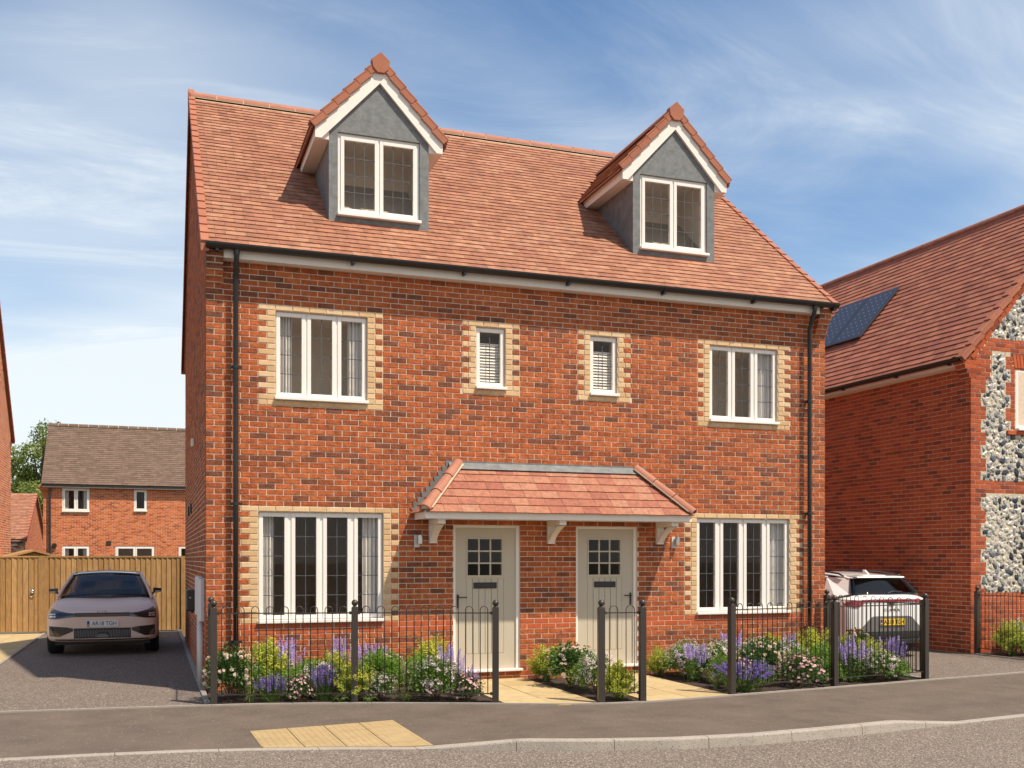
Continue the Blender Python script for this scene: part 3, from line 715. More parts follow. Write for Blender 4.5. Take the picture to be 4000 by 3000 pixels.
for xs_, nm in ((-0.075, 'L'), (HW - 0.03, 'R')):
    for front in (1, -1):
        for i in range(nv):
            s0 = i * vl; sv = Vector((0, front, PITCH)) / SL; nn = Vector((0, -front * PITCH, 1)) / SL
            y0 = -0.235 if front == 1 else 2 * RIDGE_Y + 0.235
            o = Vector((xs_, y0, RZ(-0.235))) + sv * s0 + nn * 0.006
            dn = Vector((0, 0, -0.115))
            b = MB().obox(o, (0.105, 0, 0), sv * (vl * 1.08) - nn * 0.02, nn * 0.030)
            xo = 0 if nm == 'L' else 0.09
            b.obox(o + Vector((xo, 0, 0)) + nn * 0.001, (0.015, 0, 0), sv * (vl * 1.04) - nn * 0.02, dn)
            if i == 0: b.obox(o, (0.105, 0, 0), sv * 0.02, dn)
            b.build('verge_tile', 'tile_verge', roof, bevel=0.004, seg=1)
    b = MB().prism_x([(RIDGE_Y - 0.10, RZ(RIDGE_Y) - 0.16), (RIDGE_Y - 0.10, RZ(RIDGE_Y) + 0.02), (RIDGE_Y, RZ(RIDGE_Y) + 0.125), (RIDGE_Y + 0.10, RZ(RIDGE_Y) + 0.02), (RIDGE_Y + 0.10, RZ(RIDGE_Y) - 0.16)], xs_ - 0.006, xs_ + 0.10)
    b.build('ridge_end', 'tile_verge', roof, bevel=0.006)
# eaves: fascia, soffit, gutter, downpipes
MB().box(0.217, HW - 0.217, -0.165, -0.145, 5.665, 5.825).build('fascia', 'white_paint', house)
MB().box(0.217, HW - 0.217, -0.145, 0.004, 5.672, 5.690).build('soffit', 'white_paint', house)
MB().obox((0.0, -0.255, 5.808), (HW, 0, 0), (0, 0.10, 0.062), (0, -0.004, 0.006)).build('eaves_strip', 'mortar_cream', house)
b = MB(); n = 10; gy, gz, gr = -0.248, 5.822, 0.072
def gutter_run(b, f0, f1):
    for rr in (gr, gr - 0.005):
        for k in range(n):
            a0, a1 = pi + pi * k / n, pi + pi * (k + 1) / n
            b.poly(f0(rr * cos(a0), rr * sin(a0)), f1(rr * cos(a0), rr * sin(a0)), f1(rr * cos(a1), rr * sin(a1)), f0(rr * cos(a1), rr * sin(a1)))
    for f in (f0, f1): b.poly(*[f(gr * cos(pi + pi * k / n), gr * sin(pi + pi * k / n)) for k in range(n + 1)])
gutter_run(b, lambda p, q: (-0.01, gy + p, gz + q), lambda p, q: (HW + 0.055, gy + p, gz + q))
gut = b.build('gutter', 'black_gutter', house, smooth=False, fix=False)
for x in (0.13, 1.90, 3.47, 5.05, 6.60, 8.17, HW - 0.02):
    b = MB(); gutter_run(b, lambda p, q: (x - 0.03, gy + p * 1.08, gz + q * 1.08), lambda p, q: (x + 0.03, gy + p * 1.08, gz + q * 1.08))
    b.box(x - 0.018, x + 0.018, gy - 0.03, -0.166, gz - 0.105, gz - 0.055).build('gutter_bracket', 'black_gutter', gut, fix=False)
for x in (0.375, 9.285):
    path = [(x, -0.238, 5.76), (x, -0.238, 5.70), (x, -0.225, 5.66), (x, -0.115, 5.46), (x, -0.10, 5.42), (x, -0.10, 3), (x, -0.10, 0.03)]
    dp = MB().tube(path, 0.034, 14).build('downpipe', 'black_gutter', house, smooth=True)
    for z in (4.24, 2.44, 0.62):
        b = MB().lathe([(0.034, 0), (0.041, 0), (0.041, 0.045), (0.034, 0.045)], (x, -0.10, z), 14)
        b.box(x - 0.085, x + 0.085, -0.075, -0.055, z + 0.005, z + 0.04).box(x - 0.02, x + 0.02, -0.06, 0.0, z + 0.008, z + 0.037)
        b.build('pipe_clip', 'black_gutter', dp)
    MB().lathe([(0.034, 0), (0.040, 0), (0.040, 0.06), (0.034, 0.06)], (x, -0.238, 5.70), 14).build('outlet', 'black_gutter', dp)
# windows
def window(parent, x0, x1, z0, z1, nl, nc, nr_, y=0.055, subparts_to=None, pane_mat='glass', name='window', w=0.018, sw=0.052, m=0.030, flat=False):
    zs = z0 + 0.045
    b = MB().box(x0, x0 + w, y, y + 0.075, zs, z1).box(x1 - w, x1, y, y + 0.075, zs, z1).box(x0 + w, x1 - w, y, y + 0.075, z1 - w, z1).box(x0 + w, x1 - w, y, y + 0.075, zs, zs + w * 0.8)
    lw = (x1 - x0 - 2 * w - (nl - 1) * m) / nl
    for i in range(1, nl):
        xm = x0 + w + i * lw + (i - 1) * m; b.box(xm, xm + m, y + 0.001, y + 0.074, zs + w * 0.8, z1 - w)
    W = b.build(name, 'white', parent, bevel=0.003, seg=1)
    par = W if not flat else parent
    for i in range(nl):
        a = x0 + w + i * (lw + m) - 0.004; e = a + lw + 0.008; c, d = zs + w * 0.8 - 0.004, z1 - w + 0.004
        yy = y - 0.013
        s = MB().box(a, a + sw, yy, yy + 0.06, c, d).box(e - sw, e, yy, yy + 0.06, c, d).box(a + sw, e - sw, yy, yy + 0.06, c, c + sw).box(a + sw, e - sw, yy, yy + 0.06, d - sw, d)
        s.build('sash', 'white', par, bevel=0.004)
        ga, ge, gc, gd = a + sw, e - sw, c + sw, d - sw; yg = yy + 0.028
        MB().box(ga, ge, yg, yg + 0.005, gc, gd).build('pane', pane_mat, par)
        if nc:
            q = MB()
            for k in range(1, nc): xm = lerp(ga, ge, k / nc); q.box(xm - 0.005, xm + 0.005, yg - 0.0045, yg - 0.0005, gc, gd)
            for k in range(1, nr_): zm = lerp(gc, gd, k / nr_); q.box(ga, ge, yg - 0.0055, yg - 0.0006, zm - 0.005, zm + 0.005)
            q.build('lead_strips', 'cames', par)
    MB().box(x0 - 0.012, x1 + 0.012, y - 0.105 if y > 0 else y - 0.05, y + 0.07, z0 + 0.002, zs - 0.001).build('sill', 'white', par, bevel=0.006)
    return W
def room(parent, x0, x1, y0, y1, z0, z1, mat):
    q = MB(); v = [(x0, y0, z0), (x1, y0, z0), (x1, y1, z0), (x0, y1, z0), (x0, y0, z1), (x1, y0, z1), (x1, y1, z1), (x0, y1, z1)]
    q.add(v, [(0, 1, 2, 3), (7, 6, 5, 4), (1, 5, 6, 2), (2, 6, 7, 3), (3, 7, 4, 0)])
    return q.build('room', mat, parent, fix=False)
w = window(house, *WIN['UL'], 3, 2, 4); w['label'] = 'three light upper window with leaded panes'
window(house, *WIN['UR'], 3, 2, 4); window(house, *WIN['LL'], 4, 2, 5, m=0.048); window(house, *WIN['LR'], 4, 2, 5, m=0.048)
window(house, *WIN['SA'], 1, 2, 4); window(house, *WIN['SB'], 1, 2, 4)
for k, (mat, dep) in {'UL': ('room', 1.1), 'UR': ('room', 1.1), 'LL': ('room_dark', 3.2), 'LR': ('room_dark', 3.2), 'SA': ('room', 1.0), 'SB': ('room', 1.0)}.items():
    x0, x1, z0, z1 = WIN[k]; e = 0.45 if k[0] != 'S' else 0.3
    room(house, max(x0 - e, 0.31), min(x1 + e, HW - 0.31), 0.302, dep, (z0 - 0.30 if k[0] != 'L' else 0.03), z1 + (0.06 if k[0] != 'L' else 0.12), mat)  # upper rooms shaped shallow with raised floors to bounce more sun inside
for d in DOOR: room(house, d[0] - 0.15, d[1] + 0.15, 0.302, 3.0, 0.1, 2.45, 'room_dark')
# doors
for i, (x0, x1, z0, z1) in enumerate(DOOR):
    dx = x0 - 3.376
    f = MB().box(x0, x0 + 0.042, 0.035, 0.15, z0 + 0.03, z1).box(x1 - 0.052, x1, 0.035, 0.15, z0 + 0.03, z1).box(x0 + 0.042, x1 - 0.052, 0.035, 0.15, z1 - 0.038, z1)
    door = f.build('door', 'white', house, bevel=0.004)
    door['label'] = ('grey panelled front door with nine small panes, left handle', 'grey panelled front door with nine small panes, right handle')[i]
    L0, L1, B0, B1 = 3.418 + dx, 4.334 + dx, 0.152, z1 - 0.040
    G0, G1, H0, H1 = 3.603 + dx, 4.120 + dx, 1.500, 2.022
    P0_, P1_, R0, R1 = 3.582 + dx, 4.155 + dx, 0.371, 1.456
    y = 0.062
    q = MB().box(L0, P0_, y, y + 0.045, B0, B1).box(P1_, L1, y, y + 0.045, B0, B1).box(P0_, P1_, y, y + 0.045, B0, R0).box(P0_, P1_, y, y + 0.045, R1, H0).box(P0_, P1_, y, y + 0.045, H1, B1).box(P0_, G0, y, y + 0.045, H0, H1).box(G1, P1_, y, y + 0.045, H0, H1)
    q.build('leaf', 'door', door)
    MB().box(P0_, P1_, y + 0.006, y + 0.04, R0, R1).build('groove_panel', 'door_groove_shade', door)
    nb = 6
    for k in range(nb):
        a = lerp(P0_, P1_, k / nb) + 0.004; e = lerp(P0_, P1_, (k + 1) / nb) - 0.004
        MB().box(a, e, y - 0.0005, y + 0.02, R0 + 0.004, R1 - 0.001).build('plank', 'door', door, bevel=0.002, seg=1)
    q = MB()
    for k in (1, 2):
        xm = lerp(G0, G1, k / 3); q.box(xm - 0.011, xm + 0.011, y - 0.006, y + 0.02, H0, H1)
        zm = lerp(H0, H1, k / 3); q.box(G0, G1, y - 0.0065, y + 0.019, zm - 0.011, zm + 0.011)
    q.box(G0 - 0.02, G1 + 0.02, y - 0.012, y - 0.0005, H0 - 0.022, H0).box(G0 - 0.02, G1 + 0.02, y - 0.010, y - 0.0005, H1, H1 + 0.018).box(G0 - 0.02, G0, y - 0.010, y - 0.0005, H0, H1).box(G1, G1 + 0.02, y - 0.010, y - 0.0005, H0, H1)
    q.prism([(G0 - 0.045, y - 0.004, H0 - 0.05), (G1 + 0.045, y - 0.004, H0 - 0.05), (G1 + 0.02, y - 0.012, H0 - 0.022), (G0 - 0.02, y - 0.012, H0 - 0.022)], (0, 0.004, 0))
    q.build('glazing_bars', 'door', door)
    for a in range(3):
        for c in range(3):
            MB().box(lerp(G0, G1, a / 3), lerp(G0, G1, (a + 1) / 3), y + 0.008, y + 0.013, lerp(H0, H1, c / 3), lerp(H0, H1, (c + 1) / 3)).build('pane', 'glass', door)
    MB().box(3.693 + dx, 4.042 + dx, y - 0.014, y - 0.001, 1.310, 1.397).box(3.71 + dx, 4.025 + dx, y - 0.019, y - 0.014, 1.325, 1.382).build('letter_plate', 'black', door, bevel=0.003)
    hx = 3.457 + dx if i == 0 else 4.293 + dx; sg = 1 if i == 0 else -1
    q = MB().box(hx - 0.014, hx + 0.014, y - 0.012, y - 0.0005, 1.03, 1.225).tube([(hx, y - 0.01, 1.188), (hx, y - 0.05, 1.188), (hx + sg * 0.02, y - 0.055, 1.188), (hx + sg * 0.125, y - 0.052, 1.186)], 0.009, 8)
    q.build('handle', 'black', door, bevel=0.002)
    MB().box(x0 - 0.008, x1 + 0.028, -0.055, 0.155, z0 - 0.004, z0 + 0.032).build('threshold', 'white', door, bevel=0.006)
# curtains and blinds hang inside as things of their own
def curtain(label, x0, x1, z0, z1, y=0.165, folds=5, group='curtains'):
    b = MB(); n = folds * 8; f_ = RU(0, 6)
    P = [(lerp(x0, x1, k / n), y + 0.022 * sin(2 * pi * folds * k / n + f_) + 0.007 * sin(5.3 * k / 3)) for k in range(n + 1)]
    for k in range(n):
        (xa, ya), (xb, yb) = P[k], P[k + 1]
        for dy_ in (0, 0.004): b.poly((xa, ya + dy_, z0), (xb, yb + dy_, z0), (xb, yb + dy_, z1), (xa, ya + dy_, z1))
    return tag(b.build('curtain', 'curtain', smooth=True, fix=False), label, 'curtain', group)
curtain('white curtain at the left of the upper left bedroom window', 0.93, 1.13, 3.9, 5.08)
curtain('white curtain at the right of the upper left bedroom window', 1.90, 2.16, 3.9, 5.08)
curtain('narrow white curtain at the left of the upper right bedroom window', 7.53, 7.62, 3.9, 5.08, folds=3)
curtain('white curtain at the right of the upper right bedroom window', 8.42, 8.78, 3.9, 5.08)
curtain('white curtain at the left of the ground floor left window', 0.70, 0.88, 0.75, 2.38, folds=4)
curtain('white curtain at the right of the ground floor left window', 2.10, 2.40, 0.75, 2.38)
curtain('narrow white curtain at the left of the ground floor right window', 7.32, 7.41, 0.75, 2.38, folds=3)
curtain('white curtain at the right of the ground floor right window', 8.62, 9.02, 0.75, 2.38)
for lab, k in (('slatted blind inside the left small bathroom window', 'SA'), ('slatted blind inside the right small bathroom window', 'SB')):
    x0, x1, z0, z1 = WIN[k]
    t = thing('window_blind', lab, 'blind', (x0, 0.115, z0), 0, 'bathroom blinds')
    for i in range(15):
        z = 0.05 + i * 0.043
        MB().obox((0.03, 0, z), (x1 - x0 - 0.08, 0, 0), (0, 0.018, 0.036), (0, -0.002, 0.001)).build('slat', 'white_paint', t)
# dormers
for c, lab in zip(DORM, ('left dormer with a two light leaded window', 'right dormer with a two light leaded window')):
    z0, zs, zi = RZ(DY) + 0.0, 7.86, 8.63
    wl, wr, wb, wt = c - 0.607, c + 0.600, 6.662, 7.860
    fm = MB()
    fm.box(c - DHW, wl, DY, DY + 0.1, z0 - 0.06, wt).box(wr, c + DHW, DY, DY + 0.1, z0 - 0.06, wt).box(wl, wr, DY, DY + 0.1, z0 - 0.06, wb)
    fm.prism_y([(c - DHW, wt), (c + DHW, wt), (c + DHW, 7.93), (c, 8.74), (c - DHW, 7.93)], DY, DY + 0.1)
    dorm = fm.build('dormer', 'lead', house); dorm['label'] = lab
    for s_ in (-1, 1):
        x = c + s_ * DHW
        MB().prism_x([(DY + 0.101, RZ(DY + 0.1) - 0.08), (DY + 0.101, 7.99), (2.45, 7.99), (2.45, RZ(2.45) - 0.08)], *((x, x + 0.05) if s_ < 0 else (x - 0.05, x))).build('cheek', 'lead', dorm)
    MB().box(c - DHW - 0.03, c + DHW + 0.03, DY - 0.055, DY, z0 - 0.085, z0 - 0.012).build('apron_flashing', 'lead', dorm) if False else None
    window(dorm, wl, wr, wb - 0.01, wt, 2, 3, 4, y=DY + 0.035, flat=True, name='window_frame', w=0.048)
    q = MB(); xa, xb, ya, yb_ = c - DHW + 0.06, c + DHW - 0.06, DY + 0.115, 1.75
    v = [(xa, ya, RZ(ya) + 0.03), (xb, ya, RZ(ya) + 0.03), (xb, yb_, RZ(yb_) + 0.04), (xa, yb_, RZ(yb_) + 0.04), (xa, ya, 7.97), (xb, ya, 7.97), (xb, yb_, 7.97), (xa, yb_, 7.97)]
    q.add(v, [(7, 6, 5, 4), (1, 5, 6, 2), (2, 6, 7, 3), (3, 7, 4, 0)]); q.build('room', 'room_dormer', dorm, fix=False)
    MB().poly(*v[:4]).build('room_floor', 'room_floor', dorm, fix=False)
    YF = DY - 0.045
    inn = lambda X: zi - 1.07 * abs(X - c)
    outx = 0.936
    for s_ in (-1, 1):
        pts = [(c, zi), (c + s_ * (zi - 7.725) / 1.07, 7.725), (c + s_ * outx, 7.725), (c + s_ * outx, zi + 0.255 - 1.07 * outx), (c, zi + 0.255)]
        MB().prism_y(pts, YF, DY - 0.002).build('bargeboard', 'white_paint', dorm)
        # eaves side fascia and soffit running back to the roof
        yb = (7.80 - 5.846) / PITCH - 0.2
        xx = c + s_ * outx
        q = MB().prism_x([(DY - 0.001, 7.725), (DY - 0.001, 7.875), (yb + 0.18, 7.875), (yb - 0.02, 7.725)], *((xx, xx + 0.02) if s_ < 0 else (xx - 0.02, xx)))
        q.build('eaves_board', 'white_paint', dorm)
        a, e = sorted((c + s_ * DHW, xx - s_ * 0.02))
        MB().box(a, e, DY - 0.001, yb + 0.05, 7.727, 7.745).build('soffit', 'white_paint', dorm)
        MB().prism_y([(c + s_ * (DHW + 0.001), 7.7275), (c + s_ * 0.85, 7.7275), (c + s_ * (DHW + 0.001), 7.85)], DY - 0.0015, DY + 0.02).build('box_end', 'white_paint', dorm)
        # slope slab and tiles
        rz_ = 8.975; ex = 1.0; ez = rz_ - 1.07 * ex
        yv = lambda z: (z - 5.846) / PITCH - 0.2
        top = [(c, YF + 0.012, rz_), (c, yv(rz_) + 0.1, rz_), (c + s_ * ex, yv(ez) + 0.1, ez), (c + s_ * ex, YF + 0.012, ez)]
        MB().prism([(p[0], p[1], p[2] - 0.03) for p in top], (0, 0, -0.04)).build('roof_slope', 'tile_nb', dorm)
        sl = Vector((-s_, 0, 1.07)).normalized(); U = Vector((0, -1, 0)) if s_ < 0 else Vector((0, 1, 0))
        lenS = ex * sqrt(1 + 1.07 ** 2); nrw = int(lenS / 0.1405)
        yend = yv(ez) - 0.02
        if s_ < 0:
            P0 = (c - ex, yv(rz_) + 0.05, ez - 0.03); full = yv(rz_) + 0.05 - YF
            span = lambda k, full=full: (max(0, (yv(rz_) + 0.05) - (yv(ez + (k + 0.6) * 0.1405 * 0.73) + 0.02)), full - 0.01)
        else:
            P0 = (c + ex, YF, ez - 0.03)
            span = lambda k: (0.01, yv(ez + (k + 0.6) * 0.1405 * 0.73) + 0.02 - YF)
        tiling(dorm, P0, U, sl, nrw, 0.1405, 0.275, span, 'tile')
        # verge tiles up the front edge
        nvt = 6; lv = (lenS - 0.06) / nvt
        nn = Vector((s_ * 1.07, 0, 1)).normalized()
        for k in range(nvt):
            o = Vector((c + s_ * (ex + 0.005), YF - 0.035, ez + 0.012)) + sl * (k * lv)
            q = MB().obox(o, sl * (lv * 1.07) - nn * 0.022, (0, 0.17, 0), nn * 0.032)
            q.obox(o - nn * 0.085, sl * (lv * 1.07) - nn * 0.022, (0, 0.02, 0), nn * 0.10)
            q.build('verge_tile', 'tile_verge', dorm, bevel=0.005, seg=1)
    rzt = 8.975
    hexp = [(-0.135, rzt - 0.03), (-0.115, rzt - 0.15), (-0.05, rzt - 0.215), (0.05, rzt - 0.215), (0.115, rzt - 0.15), (0.135, rzt - 0.03), (0.0, rzt + 0.085)]
    MB().prism_y([(c + a, z) for a, z in hexp], YF - 0.05, YF + 0.06).build('ridge_finial', 'tile_verge', dorm, bevel=0.006)
    k = 0; y = YF + 0.062
    while y < 3.55:
        ye = min(y + 0.44, 3.62)
        MB().prism_y([(c - 0.125, rzt - 0.10), (c - 0.125, rzt - 0.06), (c, rzt + 0.072), (c + 0.125, rzt - 0.06), (c + 0.125, rzt - 0.10), (c, rzt + 0.03)], y + 0.003, ye - 0.003).build('ridge_tile', 'tile_ridge', dorm); y = ye
# door canopy
CX0, CX1, CY_, CZ0, CZ1 = 2.785, 6.885, -0.63, 2.392, 3.085
hipx = 0.64
can = MB().box(CX0 + 0.03, CX1 - 0.03, CY_ + 0.035, -0.002, 2.290, 2.372).build('canopy', 'white_paint', house)
can['label'] = 'shared hipped canopy of red tiles over both doors'
MB().box(CX0 + 0.022, CX1 - 0.022, CY_ + 0.022, CY_ + 0.034, 2.282, 2.376).build('fascia_board', 'white_paint', can, bevel=0.003)
for x in (CX0 + 0.022, CX1 - 0.034): MB().box(x, x + 0.012, CY_ + 0.035, -0.003, 2.282, 2.376).build('fascia_board', 'white_paint', can)
q = MB(); A = [(CX0, CY_, CZ0 - 0.02), (CX1, CY_, CZ0 - 0.02), (CX1, -0.003, CZ0 - 0.02), (CX0, -0.003, CZ0 - 0.02), (CX0 + hipx, -0.003, CZ1 - 0.03), (CX1 - hipx, -0.003, CZ1 - 0.03)]
q.add(A, [(0, 3, 2, 1), (0, 1, 5, 4), (0, 4, 3), (1, 2, 5), (2, 3, 4, 5)]); q.build('canopy_deck', 'mortar_cream', can)
slf = Vector((0, -CY_, CZ1 - CZ0)); nl_ = slf.length; g_ = nl_ / 6.15
tiling(can, (0, CY_ - 0.02, CZ0 - 0.03), (1, 0, 0), slf, 6, g_, 0.256, lambda k: (CX0 - 0.01 + hipx * (k + 0.35) / 6.15, CX1 + 0.01 - hipx * (k + 0.35) / 6.15), 'tile_canopy', n_single=400, name='canopy_tile')
ssl = Vector((hipx, 0, CZ1 - CZ0))
tiling(can, (CX0 - 0.02, 0, CZ0 - 0.03), (0, -1, 0), ssl, 6, ssl.length / 6.15, 0.256, lambda k: (0.0, -CY_ * (1 - (k + 0.35) / 6.15)), 'tile_canopy', n_single=100, name='canopy_tile')
tiling(can, (CX1 + 0.02, 0, CZ0 - 0.03), (0, 1, 0), Vector((-hipx, 0, CZ1 - CZ0)), 6, ssl.length / 6.15, 0.256, lambda k: (CY_ * (1 - (k + 0.35) / 6.15), 0.0), 'tile_canopy', n_single=100, name='canopy_tile')
for s_ in (1, -1):
    a = Vector((CX0 + 0.01 if s_ > 0 else CX1 - 0.01, CY_ + 0.0, CZ0 + 0.015)); e = Vector((CX0 + hipx + 0.02 if s_ > 0 else CX1 - hipx - 0.02, -0.02, CZ1 + 0.02))
    d = (e - a); up = Vector((0, 0, 1)); dn = d.normalized(); sd_ = dn.cross(up).normalized(); nn = sd_.cross(dn).normalized()
    for k in range(3):
        p0, p1 = a + d * (k / 3 + (0.006 if k else 0)), a + d * ((k + 1) / 3)
        q = MB(); m_ = 12; r0, r1 = 0.088, 0.076
        for kk in range(m_):
            t0, t1 = pi * kk / m_, pi * (kk + 1) / m_
            f_ = lambda p, r, t: p + sd_ * (r * cos(t)) + nn * (r * sin(t) - 0.01)
            q.poly(f_(p0, r0, t0), f_(p1, r1, t0), f_(p1, r1, t1), f_(p0, r0, t1))
            q.poly(f_(p0, r0, t0), f_(p0, r0, t1), f_(p0, r0 - 0.014, t1), f_(p0, r0 - 0.014, t0))
        q.build('hip_tile', 'tile_ridge', can, smooth=False, fix=False)
    q = MB(); m_ = 10
    fpt = lambda t: a + dn * 0.02 + sd_ * (0.074 * cos(t)) + nn * (0.074 * sin(t) - 0.012)
    q.poly(*[fpt(pi * k / m_) for k in range(m_ + 1)])
    for w_ in (-1, 1): q.obox(a + dn * 0.05 + sd_ * (w_ * 0.072) - nn * 0.018, d * 0.93, sd_ * (w_ * 0.022), nn * 0.016)
    q.build('hip_bedding', 'mortar_cream', can, fix=False)
MB().prism_y([(3.262, 3.045), (3.262, 3.130), (6.408, 3.130), (6.408, 3.045)], -0.014, -0.001).build('flashing', 'lead', can)
MB().obox((3.30, -0.012, 3.10), (3.07, 0, 0), (0, -0.10, -0.095), (0, -0.006, 0.006)).build('flashing', 'lead', can)
for s_ in (1, -1):
    pts = []; X = lambda v: v if s_ > 0 else 9.67 - v
    n = 9; x, z = 3.262, 3.130
    stp_x, stp_z = 0.060, 0.075
    up_ = []
    for k in range(n):
        up_.append((x, z)); up_.append((x + 0.010 + 0.022, z - stp_z)) if False else up_.append((x + 0.012, z - stp_z)); x -= stp_x; z -= stp_z
    up_.append((x + 0.02, z)); 
    low = [(2.79, 2.40), (2.90, 2.40), (3.42, 2.98), (3.42, 3.045)]
    MB().prism_y([(X(p), q_) for p, q_ in up_ + low], -0.012, -0.0015).build('step_flashing', 'lead', can)
for xc in (3.063, 4.847, 6.630):
    wd = 0.052
    br = MB().box(xc - wd, xc + wd, -0.075, -0.001, 1.957, 2.289).build('bracket', 'white_paint', can, bevel=0.004)
    MB().box(xc - wd, xc + wd, -0.52, -0.076, 2.215, 2.289).build('bracket_arm', 'white_paint', can, bevel=0.004)
    out_, in_ = [], []
    for k in range(11):
        t = k / 10; f2 = lambda p, q_, r_: (1 - t) ** 2 * p + 2 * t * (1 - t) * q_ + t * t * r_
        out_.append((f2(-0.075, -0.20, -0.48), f2(1.975, 2.12, 2.205)))
        in_.append((f2(-0.075, -0.18, -0.42), f2(2.035, 2.165, 2.214)))
    MB().prism_x(out_ + in_[::-1], xc - wd + 0.008, xc + wd - 0.008).build('brace', 'white_paint', can)
for k in range(8):
    x = 3.0 + k * 0.526
    MB().lathe([(0.0005, -0.012), (0.028, -0.012), (0.032, -0.006), (0.032, 0.0)], (x, -0.50, 2.289), 12).build('downlight', 'white', can)
# wall lights
for x in (2.852, 6.90):
    b = MB().box(x - 0.052, x + 0.028, -0.02, -0.0005, 1.90, 2.075)
    wlt = b.build('wall_light', 'grey_box', house, bevel=0.004)
    MB().lathe([(0.0005, 0), (0.034, 0), (0.036, 0.004), (0.036, 0.125), (0.030, 0.13), (0.0005, 0.13)], (x + 0.02, -0.065, 1.945), 14).build('light_body', 'steel', wlt, smooth=False)
# service boxes on the left flank
m1 = MB().prism_z([(-0.002, 0.26), (-0.05, 0.26), (-0.085, 0.34), (-0.085, 0.62), (-0.05, 0.70), (-0.002, 0.70)], 0.90, 1.47).build('meter_box', 'grey_box', house, bevel=0.006)
m2 = MB().prism_z([(-0.002, 0.74), (-0.055, 0.74), (-0.095, 0.84), (-0.095, 1.10), (-0.05, 1.2), (-0.002, 1.2)], 0.96, 1.49).build('meter_box', 'grey_box', house, bevel=0.006)
MB().tube([(-0.04, 0.48, 0.02), (-0.04, 0.48, 0.9)], 0.034, 10).build('service_pipe', 'grey_box', m1, smooth=True)
MB().tube([(-0.04, 0.98, 0.02), (-0.04, 0.98, 0.96)], 0.034, 10).build('service_pipe', 'grey_box', m2, smooth=True)
ch = MB().box(-0.165, -0.002, 2.50, 2.86, 0.93, 1.26).build('car_charger', 'charger', house, bevel=0.02, seg=3)
MB().lathe([(0.0005, 0), (0.012, 0), (0.012, 0.008), (0.0005, 0.008)], (-0.11, 2.492, 1.14), 10, 'y').build('key_switch', 'steel', ch)
for y in (2.55, 2.66, 2.77): MB().lathe([(0.02, 0), (0.02, -0.03), (0.0005, -0.03)], (-0.08, y, 0.93), 10).build('cable_gland', 'black', ch)
MB().box(-0.05, -0.001, 3.9, 4.0, 3.62, 3.75).build('wall_vent', 'white', house, bevel=0.01)
for y in (5.0, 6.2): MB().box(-0.03, -0.001, y, y + 0.22, 2.55, 2.72).build('wall_vent', 'charger', house, bevel=0.005)
# ------------------------------------------------------------------ neighbouring house on the right, with flint panels
NR = radians(1.2); NC = (13.46, 0.863, 0.0)
nb = thing('flint_house', 'brick house with flint panels and two solar panels beside the white car', 'house', NC, NR)
NW = Matrix.Translation(NC) @ Matrix.Rotation(NR, 4, 'Z')
PC, PL = 0.0797, 0.239
NWD, NLEN, NT = 6.2, 12.0, 1.10
nrt = lambda r: r * PC
nrows = [(r, nrt(r) + 0.005, nrt(r) + PC - 0.005) for r in range(-1, 66)]
b = MB().prism_x([(0.301, -0.12), (NLEN, -0.12), (NLEN, 5.30), (0.301, 5.30)], 0.008, 0.3)
nsw = b.build('side_wall', 'mortar', nb)
bl = lay(0.032, NLEN, nrows, P=PL, offs=(0.085, 0.2045), lim=lambda z: (0.032, NLEN) if z < 5.28 else (0, 0))
brick_wall(nsw, SIDE_L(0.0), 'nside', bl, 'brick_wire', 200, world=NW)
# front gable wall
NZ = lambda u: 5.455 + NT * (u + 0.18)
fp = [(0.301, -0.12), (NWD - 0.3, -0.12), (NWD - 0.3, NZ(0.3) - 0.08), (NWD / 2, NZ(NWD / 2) - 0.08), (0.301, NZ(0.301) - 0.08)]
nfw = MB().prism_y([(0.008, -0.12), (NWD, -0.12), (NWD, 5.4), (NWD / 2, NZ(NWD / 2) - 0.1), (0.008, 5.4)], 0.008, 0.3).build('front_wall', 'mortar', nb)
def flint_at(u, z):
    """flint panels with toothed brick edges"""
    r = int(z / PC)
    right = 0.837 if (r // 3) % 2 == 0 else 0.955
    if 5.80 < z: return u > 0.36 + (z - 5.80) / NT - 0.02 and u < NWD - 0.36 - (z - 5.80) / NT
    if 5.06 < z < 5.54: return 0.498 < u < right
    if 3.16 < z <= 5.06:
        if z > 4.14: return ((0.365 if (r // 3) % 2 == 0 else 0.245) < u < right)
        return (0.365 if (r // 3) % 2 == 0 else 0.245) < u < NWD - 0.3
    if 1.09 < z < 2.915: return (0.365 if (r // 3) % 2 == 0 else 0.245) < u < NWD - 0.3
    return False
fb = []
for r, zb, zt in nrows + [(r, nrt(r) + 0.005, nrt(r) + PC - 0.005) for r in range(66, 108)]:
    for s, e, zb_, zt_, k, rr in lay(0, NWD, [(r, zb, zt)], P=PL, offs=(0.23, 0.11), lim=lambda z: (0, NWD) if z < 5.5 else ((z - 5.5) / NT + 0.16, NWD - (z - 5.5) / NT - 0.16)):
        zm = (zb + zt) / 2
        # cut each brick where a flint panel begins
        n = 12; cur = None
        for i in range(n):
            a0_, a1_ = lerp(s, e, i / n), lerp(s, e, (i + 1) / n); fl = flint_at((a0_ + a1_) / 2, zm)
            win_ = 1.075 < (a0_ + a1_) / 2 < 2.4 and 4.12 < zm < 5.30
            if not fl and not win_: cur = (cur[0], a1_) if cur else (a0_, a1_)
            if cur and (fl or win_ or i == n - 1):
                if cur[1] - cur[0] > 0.03: fb.append((cur[0], cur[1], zb_, zt_, 'red', r))
                cur = None
brick_wall(nfw, FRONT, 'nfront', fb, 'brick_wire', 100, world=NW, smooth_rows=(12, 13), vis=lambda q: q[0] < 1.1 and q[2] > 0.3)
